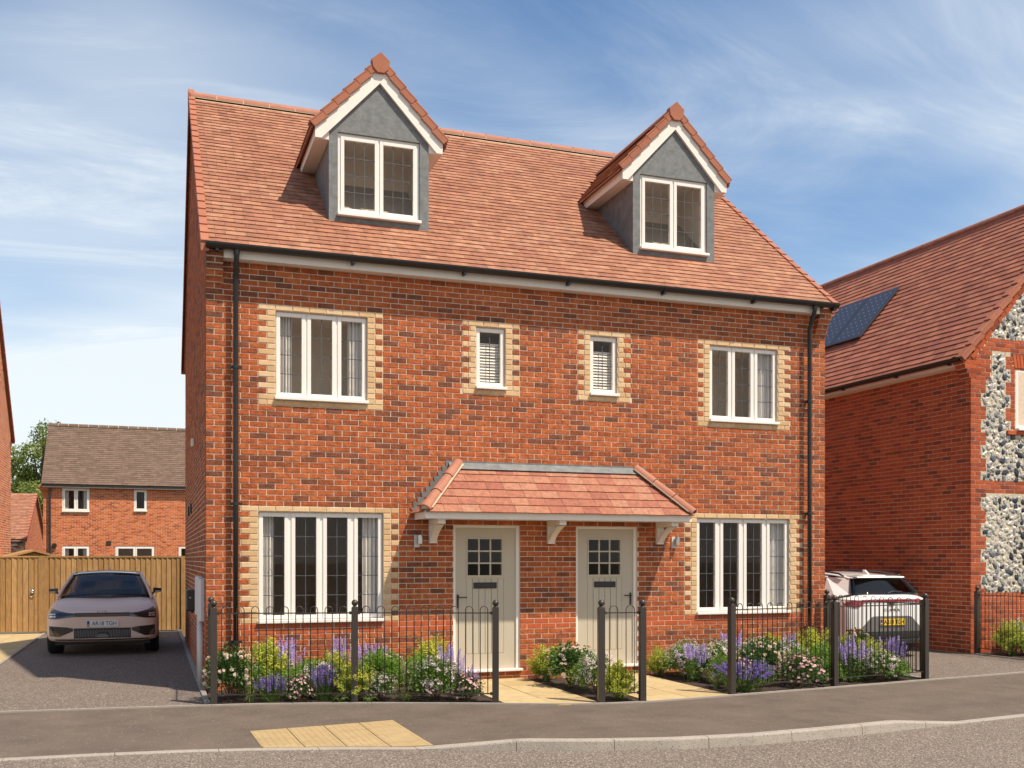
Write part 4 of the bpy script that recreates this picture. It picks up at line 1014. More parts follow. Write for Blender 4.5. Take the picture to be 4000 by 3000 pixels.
# flints, each its own lump
def flint_mesh(seed):
    rnd = random.Random(seed); q = MB(); n, m = 7, 4
    prof = [(0.0005, 0.5), (0.55, 0.42), (0.9, 0.15), (1.0, -0.25)]
    vs = []
    ph = [rnd.uniform(0.65, 1.15) for _ in range(n)]
    for r_, h in prof:
        for k in range(n):
            a = 2 * pi * k / n + rnd.uniform(-0.15, 0.15); rr = r_ * ph[k] * rnd.uniform(0.88, 1.1)
            vs.append((rr * cos(a), -(h * rnd.uniform(0.85, 1.1)), rr * sin(a)))
    fs = []
    for i in range(3):
        for k in range(n): fs.append((i * n + k, i * n + (k + 1) % n, (i + 1) * n + (k + 1) % n, (i + 1) * n + k))
    q.add(vs, fs); return q.mesh('flint', 'flint')
FM = [flint_mesh(s) for s in range(9)]
nfp = None
b = MB()
for r in range(-1, 110):
    z = (r + 0.5) * PC; run = None; n = 120
    for i in range(n):
        u = (i + 0.5) * 0.02
        f_ = flint_at(u, z) and u < 2.6 and not (1.0 < u and 4.14 < z < 5.5)
        if f_: run = (run[0], (i + 1) * 0.02) if run else (i * 0.02, (i + 1) * 0.02)
        if run and (not f_ or i == n - 1):
            b.box(run[0] - 0.005, run[1] + 0.004, 0.001, 0.012, r * PC - 0.001, (r + 1) * PC + 0.001); run = None
nfp = b.build('flint_panel', 'flint_mortar', nb, fix=False)
rnd = random.Random(3); placed = []
tries = 0
while tries < 14000 and len(placed) < 640:
    tries += 1
    u, z = rnd.uniform(0.24, 1.45), rnd.uniform(1.1, 7.0); r_ = rnd.choice((0.090, 0.078, 0.065, 0.052, 0.04, 0.03)[min(5, tries // 1500):min(5, tries // 1500) + 3])
    if not all(flint_at(u + a * r_ * 0.8, z + c * r_ * 0.8) for a, c in ((1, 0), (-1, 0), (0, 1), (0, -1))): continue
    if 1.0 < u and 4.05 < z < 5.6: continue
    if any((u - a) ** 2 + (z - c) ** 2 < (0.66 * (r_ + d)) ** 2 for a, c, d in placed): continue
    placed.append((u, z, r_))
placed.sort(key=lambda q: -q[2]); small = MB()
for i, (u, z, r_) in enumerate(placed):
    me = rnd.choice(FM); sc_ = (r_ * rnd.uniform(0.7, 1.1), r_ * 0.6, r_ * rnd.uniform(0.9, 1.35)); an = rnd.uniform(0, 6.28)
    if i < 300: put('flint', me, nfp, (u, 0.004, z), (0, an, 0), scale=sc_)
    else:
        R_ = Matrix.Translation((u, 0.004, z)) @ Matrix.Rotation(an, 4, 'Y') @ Matrix.Diagonal((*sc_, 1))
        small.add([R_ @ v.co for v in me.vertices], [tuple(p.vertices) for p in me.polygons])
small.build('flints', 'flint', nfp, fix=False, stuff=True)
# window, brick head and sill of the flint house
hb = None
for i in range(17):
    x = 1.045 + i * 0.0797; sk = (i - 8) * 0.006
    m = MB().prism_y([(x + 0.004, 5.298), (x + 0.0757, 5.298), (x + 0.0757 + sk, 5.545), (x + 0.004 + sk, 5.545)], -0.008, 0.02)
    if hb is None: hb = MB().box(1.0, 2.42, 0.002, 0.01, 5.296, 5.545).build('window_head', 'mortar', nb)
    m.build('head_brick', 'brick_smooth', hb, bevel=0.003, seg=1)
window(nb, 1.081, 2.35, 4.125, 5.290, 2, 3, 4, y=0.02)
MB().box(0.85, 2.55, -0.045, 0.005, 4.045, 4.124).build('sill_course', 'brick_smooth', nb, bevel=0.005)
MB().box(1.1, 2.33, 0.10, 0.11, 4.13, 5.28).build('room', 'room', nb)  # flat plaster-coloured board added behind the panes, stands in for a room
# corbel at the eaves corner
nc_ = MB().box(0.004, 0.2, 0.012, 0.25, 5.06, 5.45).build('corbel', 'mortar', nb)
for i in range(5):
    pr = 0.045 * (i + 1); z = 5.058 + i * PC
    MB().box(-pr, 0.24 if i % 2 else 0.13, -0.003, 0.235, z + 0.004, z + PC - 0.005).build('corbel_brick', 'brick_wire', nc_, bevel=0.003, seg=1)
    MB().box(-pr + 0.006, 0.1, 0.003, 0.228, z - 0.002, z + PC).build('corbel_bed', 'mortar', nc_)
# roof
RW = NWD / 2
nroof = MB().prism_y([(-0.2, NZ(-0.2) - 0.05), (RW, NZ(RW) - 0.05), (NWD + 0.2, NZ(-0.2) - 0.05), (NWD + 0.2, NZ(-0.2) - 0.1), (RW, NZ(RW) - 0.13), (-0.2, NZ(-0.2) - 0.1)], -0.02, NLEN).build('roof', 'tile_nb', nb)
Sn = Vector((1, 0, NT)).normalized(); nlen = (RW + 0.22) * sqrt(1 + NT * NT)
tiling(nroof, (-0.22, NLEN, NZ(-0.22) - 0.03), (0, -1, 0), Sn, int(nlen / 0.165), 0.165, 0.29, lambda k: (0, NLEN + 0.03), 'tile_nb', n_single=300, world=NW, lift=0.034, t=0.018)
y = 0.0
while y < NLEN:
    b = MB(); n = 8
    for k in range(n):
        a0_, a1_ = pi * k / n, pi * (k + 1) / n; cz = NZ(RW) - 0.06; r_ = 0.135
        b.poly((RW + r_ * cos(a0_), y + 0.004, cz + r_ * sin(a0_)), (RW + r_ * cos(a0_), y + 0.446, cz + r_ * sin(a0_)), (RW + r_ * cos(a1_), y + 0.446, cz + r_ * sin(a1_)), (RW + r_ * cos(a1_), y + 0.004, cz + r_ * sin(a1_)))
    b.build('ridge_tile', 'tile_nb', nroof, fix=False); y += 0.45
MB().prism_y([(RW - 0.13, NZ(RW) - 0.16), (RW - 0.11, NZ(RW) - 0.02), (RW, NZ(RW) + 0.06), (RW + 0.11, NZ(RW) - 0.02), (RW + 0.13, NZ(RW) - 0.16)], 0.01, NLEN).build('ridge_bedding', 'tile_nb', nroof)
nvt = 15; lv = nlen / nvt
for sg in (1, -1):
    sv = Vector((sg, 0, NT)).normalized(); nn = Vector((-sg * NT, 0, 1)).normalized()
    for k in range(nvt):
        o = Vector((-0.24 if sg > 0 else NWD + 0.24, -0.06, NZ(-0.24))) + sv * (k * lv) + nn * 0.01
        q = MB().obox(o, sv * (lv * 1.06) - nn * 0.025, (0, 0.16, 0), nn * 0.035).obox(o - nn * 0.075, sv * (lv * 1.06) - nn * 0.025, (0, 0.022, 0), nn * 0.09)
        q.build('verge_tile', 'tile_verge', nroof, bevel=0.005, seg=1)
    # two courses of brick laid along the verge
    if sg > 0:
        for c_ in range(2):
            x = 0.0; i = 0
            while x < 4.2:
                o = Vector((-0.24, -0.014, NZ(-0.24))) + sv * (0.20 + x + (0.0 if c_ else 0.12)) - nn * (0.062 + 0.080 * c_)
                MB().obox(o, sv * 0.228, (0, 0.03, 0), -nn * 0.070).build('verge_brick', 'brick_wire', nfw, bevel=0.003, seg=1); x += PL; i += 1
MB().box(-0.155, -0.135, 0.24, NLEN, 5.29, 5.43).build('fascia', 'white_paint', nb)
MB().box(-0.135, 0.004, 0.24, NLEN, 5.292, 5.31).build('soffit', 'white_paint', nb)
b = MB(); gy, gz = -0.225, 5.415
gutter_run(b, lambda p, q: (gy + p, 0.03, gz + q), lambda p, q: (gy + p, NLEN, gz + q)); ng = b.build('gutter', 'black_gutter', nb, fix=False)
for y in (0.3, 1.7, 3.3, 4.9): MB().box(gy - 0.02, -0.156, y, y + 0.035, gz - 0.10, gz - 0.05).build('gutter_bracket', 'black_gutter', ng)
# solar panels, each a thing lying on the roof
for i, (v0, lab) in enumerate(((4.06, 'dark solar panel on the red roof, nearer the flint gable'), (5.09, 'dark solar panel on the red roof, next to the house with dormers'))):
    sp_ = thing('solar_panel', lab, 'solar panel', NC, NR, 'solar panels on the neighbouring roof')
    nn = Vector((-NT, 0, 1)).normalized(); o = Vector((0.90, v0, NZ(0.90))) + nn * 0.05
    wv, lv_ = 1.0, 1.66
    MB().obox(o, Sn * lv_, (0, wv, 0), nn * 0.03).build('frame', 'solar_frame', sp_)
    MB().obox(o + Sn * 0.025 + Vector((0, 0.025, 0)) + nn * 0.0305, Sn * (lv_ - 0.05), (0, wv - 0.05, 0), nn * 0.002).build('glass_face', 'solar', sp_)
    q = MB()
    for a in range(1, 10):
        for c_ in range(1, 6):
            p = o + Sn * (lv_ * a / 10) + Vector((0, wv * c_ / 6, 0)) + nn * 0.0335; h = 0.017
            q.poly(p + Sn * h, p + Vector((0, h, 0)), p - Sn * h, p - Vector((0, h, 0)))
    q.build('cell_gaps', 'solar_dot', sp_, fix=False)

# ------------------------------------------------------------------ house at the back, left house, garage, sheds, trees
def far_house(name, label, x0, x1, y0, depth, zt, zr, wins, tile, brick, ycam=True):
    t = thing(name, label, 'house', (x0, y0, 0)); W = x1 - x0
    fr_w = MB(); holes = [w_[:4] for w_ in wins]
    holed_slab(fr_w, 0.006, W, -0.14, zt, holes, 0.006, 0.25, FRONT)
    f = fr_w.build('front_wall', 'mortar', t)
    rws = [(r, r * 0.075 + 0.005, r * 0.075 + 0.07) for r in range(0, int(zt / 0.075))]
    brick_wall(f, FRONT, name, lay(0, W, rws, holes), brick)
    yr = depth / 2; p = (zr - zt) / (yr + 0.2)
    for ga_, gb_ in ((0.006, 0.25), (W - 0.25, W)):
        MB().prism_x([(0.251, -0.14), (0.251, zt + 0.15), (yr, zr - 0.1), (depth, zt + 0.1), (depth, -0.14)], ga_, gb_).build('gable_wall', brick, t)
    rf = MB().prism_x([(-0.2, zt), (yr, zr), (depth + 0.2, zt), (depth + 0.2, zt - 0.06), (yr, zr - 0.08), (-0.2, zt - 0.06)], -0.06, W + 0.06).build('roof', tile, t)
    S_ = Vector((0, 1, p)).normalized(); g = 0.155
    tiling(rf, (-0.06, -0.22, zt + 0.01), (1, 0, 0), S_, int((yr + 0.2) * sqrt(1 + p * p) / g), g, 0.28, lambda k: (0, W + 0.12), tile, lift=0.03, t=0.018)
    x = -0.06
    while x < W:
        q = MB(); half_round(q, x + 0.01, x + 0.44, yr, zr + 0.0, 0.13); q.build('ridge_tile', tile, rf, fix=False); x += 0.45
    q = MB(); half_round(q, -0.04, W, yr, zr - 0.012, 0.126, th=0.05); q.build('ridge_bedding', 'mortar_cream', rf, fix=False)
    MB().box(0, W, -0.2, -0.17, zt - 0.13, zt + 0.0).build('fascia', 'white_paint', t)
    MB().box(0, W, -0.26, -0.201, zt - 0.09, zt - 0.01).build('gutter', 'black_gutter', t)
    return t, f
rear = [(0.80, 1.94, 3.87, 4.96, 2), (3.85, 4.41, 3.93, 4.955, 1), (0.80, 1.93, 1.25, 2.32, 2), (3.055, 4.735, 0.1, 2.325, 2), (5.82, 6.9, 0.1, 2.335, 2)]
t, f = far_house('brown_roof_house', 'orange brick house with brown tiled roof behind the garden fence', -5.304, 6.0, 36.5, 6.4, 5.10, 8.14, rear, 'tile_brown', 'brick_far')
for x0, x1, z0, z1, nl in rear:
    window(t, x0, x1, z0, z1, nl, 0, 0, y=0.02, w=0.055, sw=0.06, m=0.05)
    room(t, x0 - 0.2, x1 + 0.2, 0.26, 2.6, max(0, z0 - 0.5), z1 + 0.1, 'room_dark')
    if nl == 2 and x0 < 3:
        for a, e in ((x0 + 0.10, x0 + 0.26), (x1 - 0.26, x1 - 0.10)):
            c = curtain('white curtain in the %s window of the brown-roofed house, %s side' % ('upper' if z0 > 3 else 'lower', 'left' if a < x0 + 0.5 else 'right'), -5.304 + a, -5.304 + e, z0 + 0.02, z1 - 0.05, 36.5 + 0.19, 3, 'curtains of the house behind')
MB().tube([(0.29, -0.12, 0.05), (0.29, -0.12, 5.0)], 0.05, 8).build('downpipe', 'black_gutter', t)
MB().lathe([(0.0005, -0.12), (0.09, -0.12), (0.11, -0.05), (0.09, 0.0)], (0.47, 0, 2.35), 12, 'y').build('flue', 'black_gutter', t)
MB().box(2.66, 2.86, -0.03, 0.0, 2.38, 2.56).build('air_vent', 'charger', t)
for i in range(5): MB().box(-0.003 - 0.045 * i, 0.3, -0.003 - 0.03 * i, 0.2, 4.55 + i * 0.1, 4.645 + i * 0.1).build('corbel', brick_ := 'brick_far', t)
# left house: its sunlit flank rises above the fence
lh = thing('gabled_house', 'tall red brick gable cut by the left edge of the picture', 'house', (-5.1, 23.65, 0))
lw = MB().prism_x([(0, -0.14), (0, 5.95), (-4.7, 10.75), (-9.4, 5.95), (-9.4, -0.14)], -7, -0.0025).build('gable_wall', 'mortar', lh)
lrows = [(r, r * 0.075 + 0.005, r * 0.075 + 0.07) for r in range(0, 144)]
bl = lay(-9.4, 0, lrows, lim=lambda z: (-9.4, 0) if z < 5.9 else (-9.4 + (z - 5.9) / 1.05, -(z - 5.9) / 1.05))
brick_wall(lw, SIDE_R(0.0), 'lh', [q for q in bl if q[0] > -5.5], 'brick_far', 0)
lr = MB().prism_x([(0.25, 5.72), (-4.7, 10.92), (-9.65, 5.72), (-9.65, 5.60), (-4.7, 10.78), (0.25, 5.60)], -7.1, 0.09).build('roof', 'tile', lh)
sv = Vector((0, -4.95, 5.2)).normalized(); nn = Vector((0, 5.2, 4.95)).normalized()
for k in range(26):
    o = Vector((-0.03, 0.27, 5.70)) + sv * (k * 0.272)
    MB().obox(o, (0.13, 0, 0), sv * 0.285 - nn * 0.02, nn * 0.035).obox(o + Vector((0.115, 0, 0)) - nn * 0.1, (0.018, 0, 0), sv * 0.28 - nn * 0.02, nn * 0.11).build('verge_tile', 'tile_verge', lr)
for i in range(5): MB().box(-0.2, 0.004, -0.15, 0.03 + 0.045 * i, 5.25 + i * 0.08, 5.325 + i * 0.08).build('corbel', 'brick', lh)
MB().box(-7, 0.0, 0.14, 0.28, 5.53, 5.61).build('gutter', 'black_gutter', lh)
# garage
ga = thing('garage', 'small brick garage with red tiled roof below the trees', 'garage', (-6.8, 43.3, 0))
gw = MB().prism_x([(0, -0.14), (0, 2.75), (5, 5.25), (10, 2.75), (10, -0.14)], -6, -0.006).build('gable_wall', 'mortar', ga)
grow = [(r, r * 0.075 + 0.005, r * 0.075 + 0.07) for r in range(0, 70)]
brick_wall(gw, SIDE_R(0.0), 'ga', lay(0.03, 9.97, grow, lim=lambda z: (0.03, 9.97) if z < 2.75 else ((z - 2.75) * 2, 10 - (z - 2.75) * 2)), 'brick_far')
brick_wall(gw, FRONT, 'gaf', [(a - 6, e - 6, z0, z1, k, r) for a, e, z0, z1, k, r in lay(0, 6, grow[:35])], 'brick')
gr_ = MB().prism_x([(-0.25, 2.72), (5, 5.36), (10.25, 2.72), (10.25, 2.60), (5, 5.24), (-0.25, 2.60)], -6.1, 0.1).build('roof', 'tile', ga)
tiling(gr_, (-6.1, -0.27, 2.73), (1, 0, 0), (0, 1, 0.503), 30, 0.19, 0.3, lambda k: (0, 6.15), 'tile', lift=0.035, t=0.02)
for sg in (1, -1):
    sv = Vector((0, sg, 0.503)).normalized(); nn = Vector((0, -sg * 0.503, 1)).normalized()
    for k in range(16):
        o = Vector((-0.02, -0.3 if sg > 0 else 10.3, 2.70)) + sv * (k * 0.37)
        MB().obox(o, (0.16, 0, 0), sv * 0.39 - nn * 0.03, nn * 0.06).obox(o + Vector((0.14, 0, 0)) - nn * 0.12, (0.02, 0, 0), sv * 0.38 - nn * 0.03, nn * 0.14).build('verge_tile', 'tile_verge', gr_)
MB().box(-6, 0, -0.36, -0.25, 2.52, 2.62).build('gutter', 'black_gutter', ga)
MB().box(-6, -0.3, -0.24, 0.0, 2.40, 2.52).build('fascia', 'white_paint', ga)
# timber sheds behind the fence
for x, y, w_, zt, lab in ((-4.05, 20.0, 1.9, 1.92, 'small timber shed gable peeping over the fence near the downpipe'), (-4.9, 17.5, 1.0, 1.85, 'timber shed top just showing over the fence below the garage')):
    sh = thing('garden_shed', lab, 'shed', (x, y, 0), 0.25, 'garden sheds')
    MB().prism_y([(-w_ / 2, 0), (w_ / 2, 0), (w_ / 2, zt - 0.25), (0, zt + 0.02), (-w_ / 2, zt - 0.25)], 0, 1.6).build('shed_wall', 'wood', sh)
    for s_ in (-1, 1):
        MB().prism_y([(0, zt + 0.04), (s_ * (w_ / 2 + 0.1), zt - 0.25), (s_ * (w_ / 2 + 0.1), zt - 0.19), (0, zt + 0.10)], -0.1, 1.7).build('shed_roof', 'wood', sh)
# garden fence and gate
FY = 12.0
fence = thing('garden_fence', 'close boarded timber fence closing the end of the drive behind the car', 'fence', (-3.14, FY, 0))
gate = thing('garden_gate', 'timber board gate with a ring handle at the left of the fence', 'gate', (-4.2, FY, 0))
def board(parent, x, w_, z0, z1):
    o = MB().add([(x, -0.012, z0), (x + w_, 0.014, z0), (x + w_, 0.020, z0), (x, 0.010, z0), (x, -0.012, z1), (x + w_, 0.014, z1), (x + w_, 0.020, z1), (x, 0.010, z1)],
                 [(0, 3, 2, 1), (4, 5, 6, 7), (0, 1, 5, 4), (1, 2, 6, 5), (2, 3, 7, 6), (3, 0, 4, 7)]).build('board', 'wood', parent)
x = 0.0
while x < 3.22: board(fence, x, 0.124, 0.03, 1.765); x += 0.117
MB().box(-0.005, 3.25, -0.02, 0.06, 1.768, 1.805).build('capping_rail', 'wood', fence, bevel=0.004)
MB().box(0.0, 3.25, -0.006, 0.02, -0.02, 0.10).build('gravel_board', 'wood', fence) if False else None
for z in (0.35, 1.45): MB().box(0, 3.25, 0.028, 0.07, z, z + 0.09).build('arris_rail', 'wood', fence)
MB().box(3.14, 3.22, -0.05, 0.05, -0.1, 1.79).build('fence_post', 'wood', fence)
MB().box(-0.006, 0.20, -0.024, -0.0065, 0.05, 1.766).build('gate_stop', 'wood', fence)
x = -2.6
while x < 1.04: board(gate, x, 0.124, 0.06, 1.765); x += 0.119
MB().box(-2.6, 1.05, -0.02, 0.06, 1.768, 1.803).build('capping_rail', 'wood', gate, bevel=0.004)
for z in (0.3, 1.4): MB().box(-2.6, 1.04, 0.028, 0.07, z, z + 0.1).build('ledge', 'wood', gate)
q = MB().lathe([(0.0005, -0.03), (0.035, -0.03), (0.05, -0.012), (0.05, 0.0)], (0.92, -0.006, 0.98), 14, 'y')
q.tube([(0.92 + 0.05 * cos(a), -0.035 - 0.006 * sin(a), 0.915 + 0.05 * sin(a)) for a in [2 * pi * k / 14 for k in range(15)]], 0.007, 6, cap=False)
q.build('ring_handle', 'steel', gate, smooth=True)
# trees beyond the garage
def tree(name, label, loc, h, rad, n_leaf, seed, lsz=0.35):
    rnd = random.Random(seed); t = thing(name, label, 'tree', loc, rnd.uniform(0, 6), 'trees behind the garage')
    q = MB(); th_ = h * 0.45
    q.tube([(0, 0, -0.2), (rnd.uniform(-.2, .2), 0.1, th_ * 0.5), (rnd.uniform(-.3, .3), rnd.uniform(-.3, .3), th_ * 1.3)], 0.26, 8, r1=0.10)
    cl = []
    for i in range(16):
        a = rnd.uniform(0, 6.28); r_ = rad * sqrt(rnd.uniform(0.05, 1)) * 0.8; z = h * rnd.uniform(0.30, 0.9)
        k = 1 - abs(z / h - 0.58) * 0.9
        c = Vector((r_ * cos(a) * k, r_ * sin(a) * k, z)); cl.append((c, rad * rnd.uniform(0.24, 0.44)))
        q.tube([(0, 0, th_ * rnd.uniform(0.5, 1.2)), c * 0.55 + Vector((0, 0, z * 0.42)), c], 0.09, 5, r1=0.02)
    q.build('trunk', 'bark', t, smooth=True)
    f_ = MB()
    for _ in range(n_leaf):
        c, r_ = rnd.choice(cl); d = Vector((rnd.gauss(0, 1), rnd.gauss(0, 1), rnd.gauss(0, 0.8))).normalized()
        p = c + d * (r_ * rnd.uniform(0.55, 1.08)); u = Vector((rnd.gauss(0, 1), rnd.gauss(0, 1), rnd.gauss(0, 1))).normalized()
        w_ = d.cross(u).normalized(); s = lsz * rnd.uniform(0.5, 1.1); u = (u + d * 0.4 - Vector((0, 0, 0.5))).normalized()
        f_.poly(p - u * s * 0.5, p + w_ * s * 0.28, p + u * s * 0.5, p - w_ * s * 0.28)
    f_.build('crown', 'leaf_tree', t, fix=False, stuff=True)
tree('broadleaf_tree', 'tallest green tree rising beside the brown roof', (-8.1, 65, 0), 11.6, 2.6, 9000, 11, 0.26)
tree('broadleaf_tree', 'green tree rising behind the garage roof', (-10.0, 67, 0), 10.2, 3.0, 10000, 12, 0.26)
tree('broadleaf_tree', 'low green tree filling the gap between garage and brown-roofed house', (-7.2, 60, 0), 7.4, 2.4, 7000, 13, 0.25)
tree('broadleaf_tree', 'broad green tree standing behind the tall gable', (-12.6, 70, 0), 10.6, 3.6, 8000, 14, 0.28)

# ------------------------------------------------------------------ bow top railings
def railing(name, label, posts, z=0.0, panels=None):
    t = thing(name, label, 'railing', (*posts[0], z), 0, 'bow top railings'); X0, Y0 = posts[0]
    hm = {}
    for (x, y), rz in posts_rot(posts):
        p = MB().box(-0.039, 0.039, -0.039, 0.039, -0.15, 1.150).build('post', 'rail', t, bevel=0.004)
        p.location = (x - X0, y - Y0, 0); p.rotation_euler = (0, 0, rz)
        k = MB().lathe([(0.030, 1.150), (0.036, 1.156), (0.022, 1.164), (0.016, 1.168), (0.016, 1.174)], (0, 0, 0), 14)
        for i in range(9): pass
        k.ball((0, 0, 1.205), 0.040, 16, 10); k.build('ball_finial', 'rail', p, smooth=True)
    for i, ((xa, ya), (xb, yb)) in enumerate(zip(posts, posts[1:])):
        d = Vector((xb - xa, yb - ya, 0)); L = d.length; u = d / L; o = Vector((xa - X0, ya - Y0, 0))
        for zr in (1.085, 0.115):
            MB().obox(o + u * 0.04 + Vector((0, 0, zr - 0.007)) - Vector((-u.y, u.x, 0)) * 0.007, u * (L - 0.08), Vector((-u.y, u.x, 0)) * 0.014, (0, 0, 0.014)).build('rail', 'rail', t)
            for e in (0.035, L - 0.065):
                MB().obox(o + u * e + Vector((0, 0, zr - 0.018)) - Vector((-u.y, u.x, 0)) * 0.012, u * 0.03, Vector((-u.y, u.x, 0)) * 0.024, (0, 0, 0.036)).build('rail_bracket', 'rail', t)
        n = max(1, round((L - 0.10) / 0.172)); pit = (L - 0.10) / n
        for k in range(n):
            c = o + u * (0.05 + pit * (k + 0.5)); hw = pit * 0.25; key = round(hw, 3)
            if key not in hm:
                path = [(-hw, 0, 0.105)] + [(-hw * cos(a), 0, 1.12 + hw * sin(a)) for a in [pi * q / 8 for q in range(9)]] + [(hw, 0, 0.105)]
                hm[key] = MB().tube(path, 0.0058, 6).mesh('hoop', 'rail', smooth=True)
            put('hoop', hm[key], t, c, (0, 0, atan2(u.y, u.x)))
def posts_rot(posts):
    out_ = []
    for i, p in enumerate(posts):
        q = posts[min(i + 1, len(posts) - 1)] if i == 0 else p; r_ = posts[0] if i == 0 else posts[i - 1]
        out_.append((p, atan2(q[1] - r_[1], q[0] - r_[0]) % (pi / 2)))
    return out_
railing('bow_top_railing', 'dark bow top railing in front of the left flower bed', [(0.06, -0.12), (0.03, -1.31), (1.645, -1.70), (3.235, -2.31)])
railing('bow_top_railing', 'short dark railing with two posts between the two paths', [(4.435, -2.73), (4.955, -2.79)])
railing('bow_top_railing', 'dark bow top railing in front of the right flower bed and white car', [(6.335, -2.57), (8.085, -2.33), (9.845, -2.06), (9.60, -0.12)])
railing('bow_top_railing', 'dark bow top railing beside the flint wall at the right edge', [(13.49, 0.74), (13.50, -1.5)])
# ------------------------------------------------------------------ cars
def finish(o, level=2):
    m = o.modifiers.new('sub', 'SUBSURF'); m.levels = level; m.render_levels = level
    bpy.context.view_layer.update(); dg = bpy.context.evaluated_depsgraph_get()
    me = bpy.data.meshes.new_from_object(o.evaluated_get(dg)); o.modifiers.clear(); o.data = me
    me.polygons.foreach_set('use_smooth', [True] * len(me.polygons))
    return BVHTree.FromPolygons([v.co.copy() for v in me.vertices], [tuple(p.vertices) for p in me.polygons])
def car_body(parent, secs, mat):
    q = MB(); n = 8; rings = []
    for y, wb, zb, w, z1, z2, ws, zs, zm, zc in secs:
        h = [(0, zb), (wb * 0.6, zb), (wb, zb + 0.015), (w, z1), (w, z2), (ws, zs), (ws * 0.62, zm), (0, zc)]
        rings.append([(x, y, z) for x, z in h] + [(-x, y, z) for x, z in h[-2:0:-1]])
    k = len(rings[0]); q.add([p for r in rings for p in r], [(i * k + j, i * k + (j + 1) % k, (i + 1) * k + (j + 1) % k, (i + 1) * k + j) for i in range(len(rings) - 1) for j in range(k)])
    for base in (0, (len(rings) - 1) * k):
        q.f += [tuple(base + v for v in (0, 1, 13, )), tuple(base + v for v in (1, 2, 12, 13)), tuple(base + v for v in (2, 3, 11, 12)), tuple(base + v for v in (3, 4, 10, 11)), tuple(base + v for v in (4, 5, 9, 10)), tuple(base + v for v in (5, 6, 8, 9)), tuple(base + v for v in (6, 7, 8))]
    o = q.build('body', mat, parent)
    return o, finish(o)
def hit(bvh, x, z, fallback=0.2):
    h = bvh.ray_cast(Vector((x, -4, z)), Vector((0, 1, 0)))
    return h[0].y if h[0] else fallback
def decal(name, mat, parent, bvh, x0, x1, lo, hi, n=14, m=4, off=0.006, th=0.03):
    q = MB(); F = []; B = []
    for i in range(n + 1):
        x = lerp(x0, x1, i / n)
        for j in range(m + 1):
            z = lerp(lo(x), hi(x), j / m); y = hit(bvh, x, z); F.append((x, y - off, z)); B.append((x, y + th, z))
    k = m + 1; N = len(F); q.v = F + B
    for i in range(n):
        for j in range(m):
            a = i * k + j; q.f.append((a, a + k, a + k + 1, a + 1)); q.f.append((N + a, N + a + 1, N + a + k + 1, N + a + k))
    rim = [i * k for i in range(n + 1)] + [n * k + j for j in range(1, m + 1)] + [i * k + m for i in range(n - 1, -1, -1)] + [j for j in range(m - 1, 0, -1)]
    for a, b_ in zip(rim, rim[1:] + rim[:1]): q.f.append((a, b_, N + b_, N + a))
    o = q.build(name, mat, parent, smooth=False)
    return o
def patch(name, mat, parent, P, nu=10, nv=6, bulge=0.0, th=0.0):
    """curved sheet through the corner curves P = (front centre, front side, rear side, rear centre), mirrored about x = 0"""
    q = MB(); a, b_, c, d = [Vector(p) for p in P]
    for i in range(nu + 1):
        for j in range(-nv, nv + 1):
            s = abs(j) / nv; t = i / nu; e = s ** 1.8
            A = a + (b_ - a) * s; A.y = a.y + (b_.y - a.y) * e; A.z = a.z + (b_.z - a.z) * e
            C = d + (c - d) * s; C.y = d.y + (c.y - d.y) * e; C.z = d.z + (c.z - d.z) * e
            p = A.lerp(C, t); p.z += bulge * 4 * t * (1 - t); p.x = p.x if j >= 0 else -p.x; q.v.append(tuple(p))
    k = 2 * nv + 1
    for i in range(nu):
        for j in range(k - 1): q.f.append((i * k + j, i * k + j + 1, (i + 1) * k + j + 1, (i + 1) * k + j))
    o = q.build(name, mat, parent, smooth=True)
    s = o.modifiers.new('thick', 'SOLIDIFY'); s.thickness = 0.012
    return o
def quadsheet(name, mat, parent, pts, sides=(-1, 1), th=0.012):
    for s in sides:
        o = MB().poly(*[(p[0] * s, p[1], p[2]) for p in pts]).build(name, mat, parent)
        m = o.modifiers.new('thick', 'SOLIDIFY'); m.thickness = th
def lettering(name, text, size, mat, parent, loc, width=None, depth=0.002, rx=pi / 2):
    cu = bpy.data.curves.new(name, 'FONT'); cu.body = text; cu.size = size; cu.extrude = depth; cu.align_x = 'CENTER'; cu.align_y = 'CENTER'
    o = bpy.data.objects.new(name, cu); col.objects.link(o)
    bpy.context.view_layer.update(); dg = bpy.context.evaluated_depsgraph_get()
    me = bpy.data.meshes.new_from_object(o.evaluated_get(dg)); bpy.data.objects.remove(o)
    me.materials.clear(); me.materials.append(M[mat])
    xs_ = [v.co.x for v in me.vertices]; cx_ = (max(xs_) + min(xs_)) / 2; k = (width / (max(xs_) - min(xs_))) if width else 1
    for v in me.vertices: v.co.x = (v.co.x - cx_) * k
    return put(name, me, parent, loc, (rx, 0, 0))
def wheel(parent, x, y, r, w, s):
    t = MB().lathe([(r * 0.68, -w / 2), (r * 0.93, -w / 2), (r, -w * 0.36), (r, w * 0.36), (r * 0.93, w / 2), (r * 0.68, w / 2), (r * 0.66, 0), (r * 0.68, -w / 2)], (x, y, r), 28, 'x').build('wheel', 'tyre', parent, smooth=True)
    q = MB().lathe([(0.001, 0.0), (r * 0.15, 0.0), (r * 0.16, -0.02)], (x + s * w * 0.40, y, r), 16, 'x')
    for k in range(5):
        a = 2 * pi * k / 5; u = Vector((0, cos(a), sin(a))); v = Vector((0, -sin(a), cos(a))); c = Vector((x + s * w * 0.36, y, r))
        q.obox(c + u * r * 0.1 - v * 0.03, u * r * 0.58, v * 0.06, (s * 0.02, 0, 0))
    q.build('rim', 'rim', t)
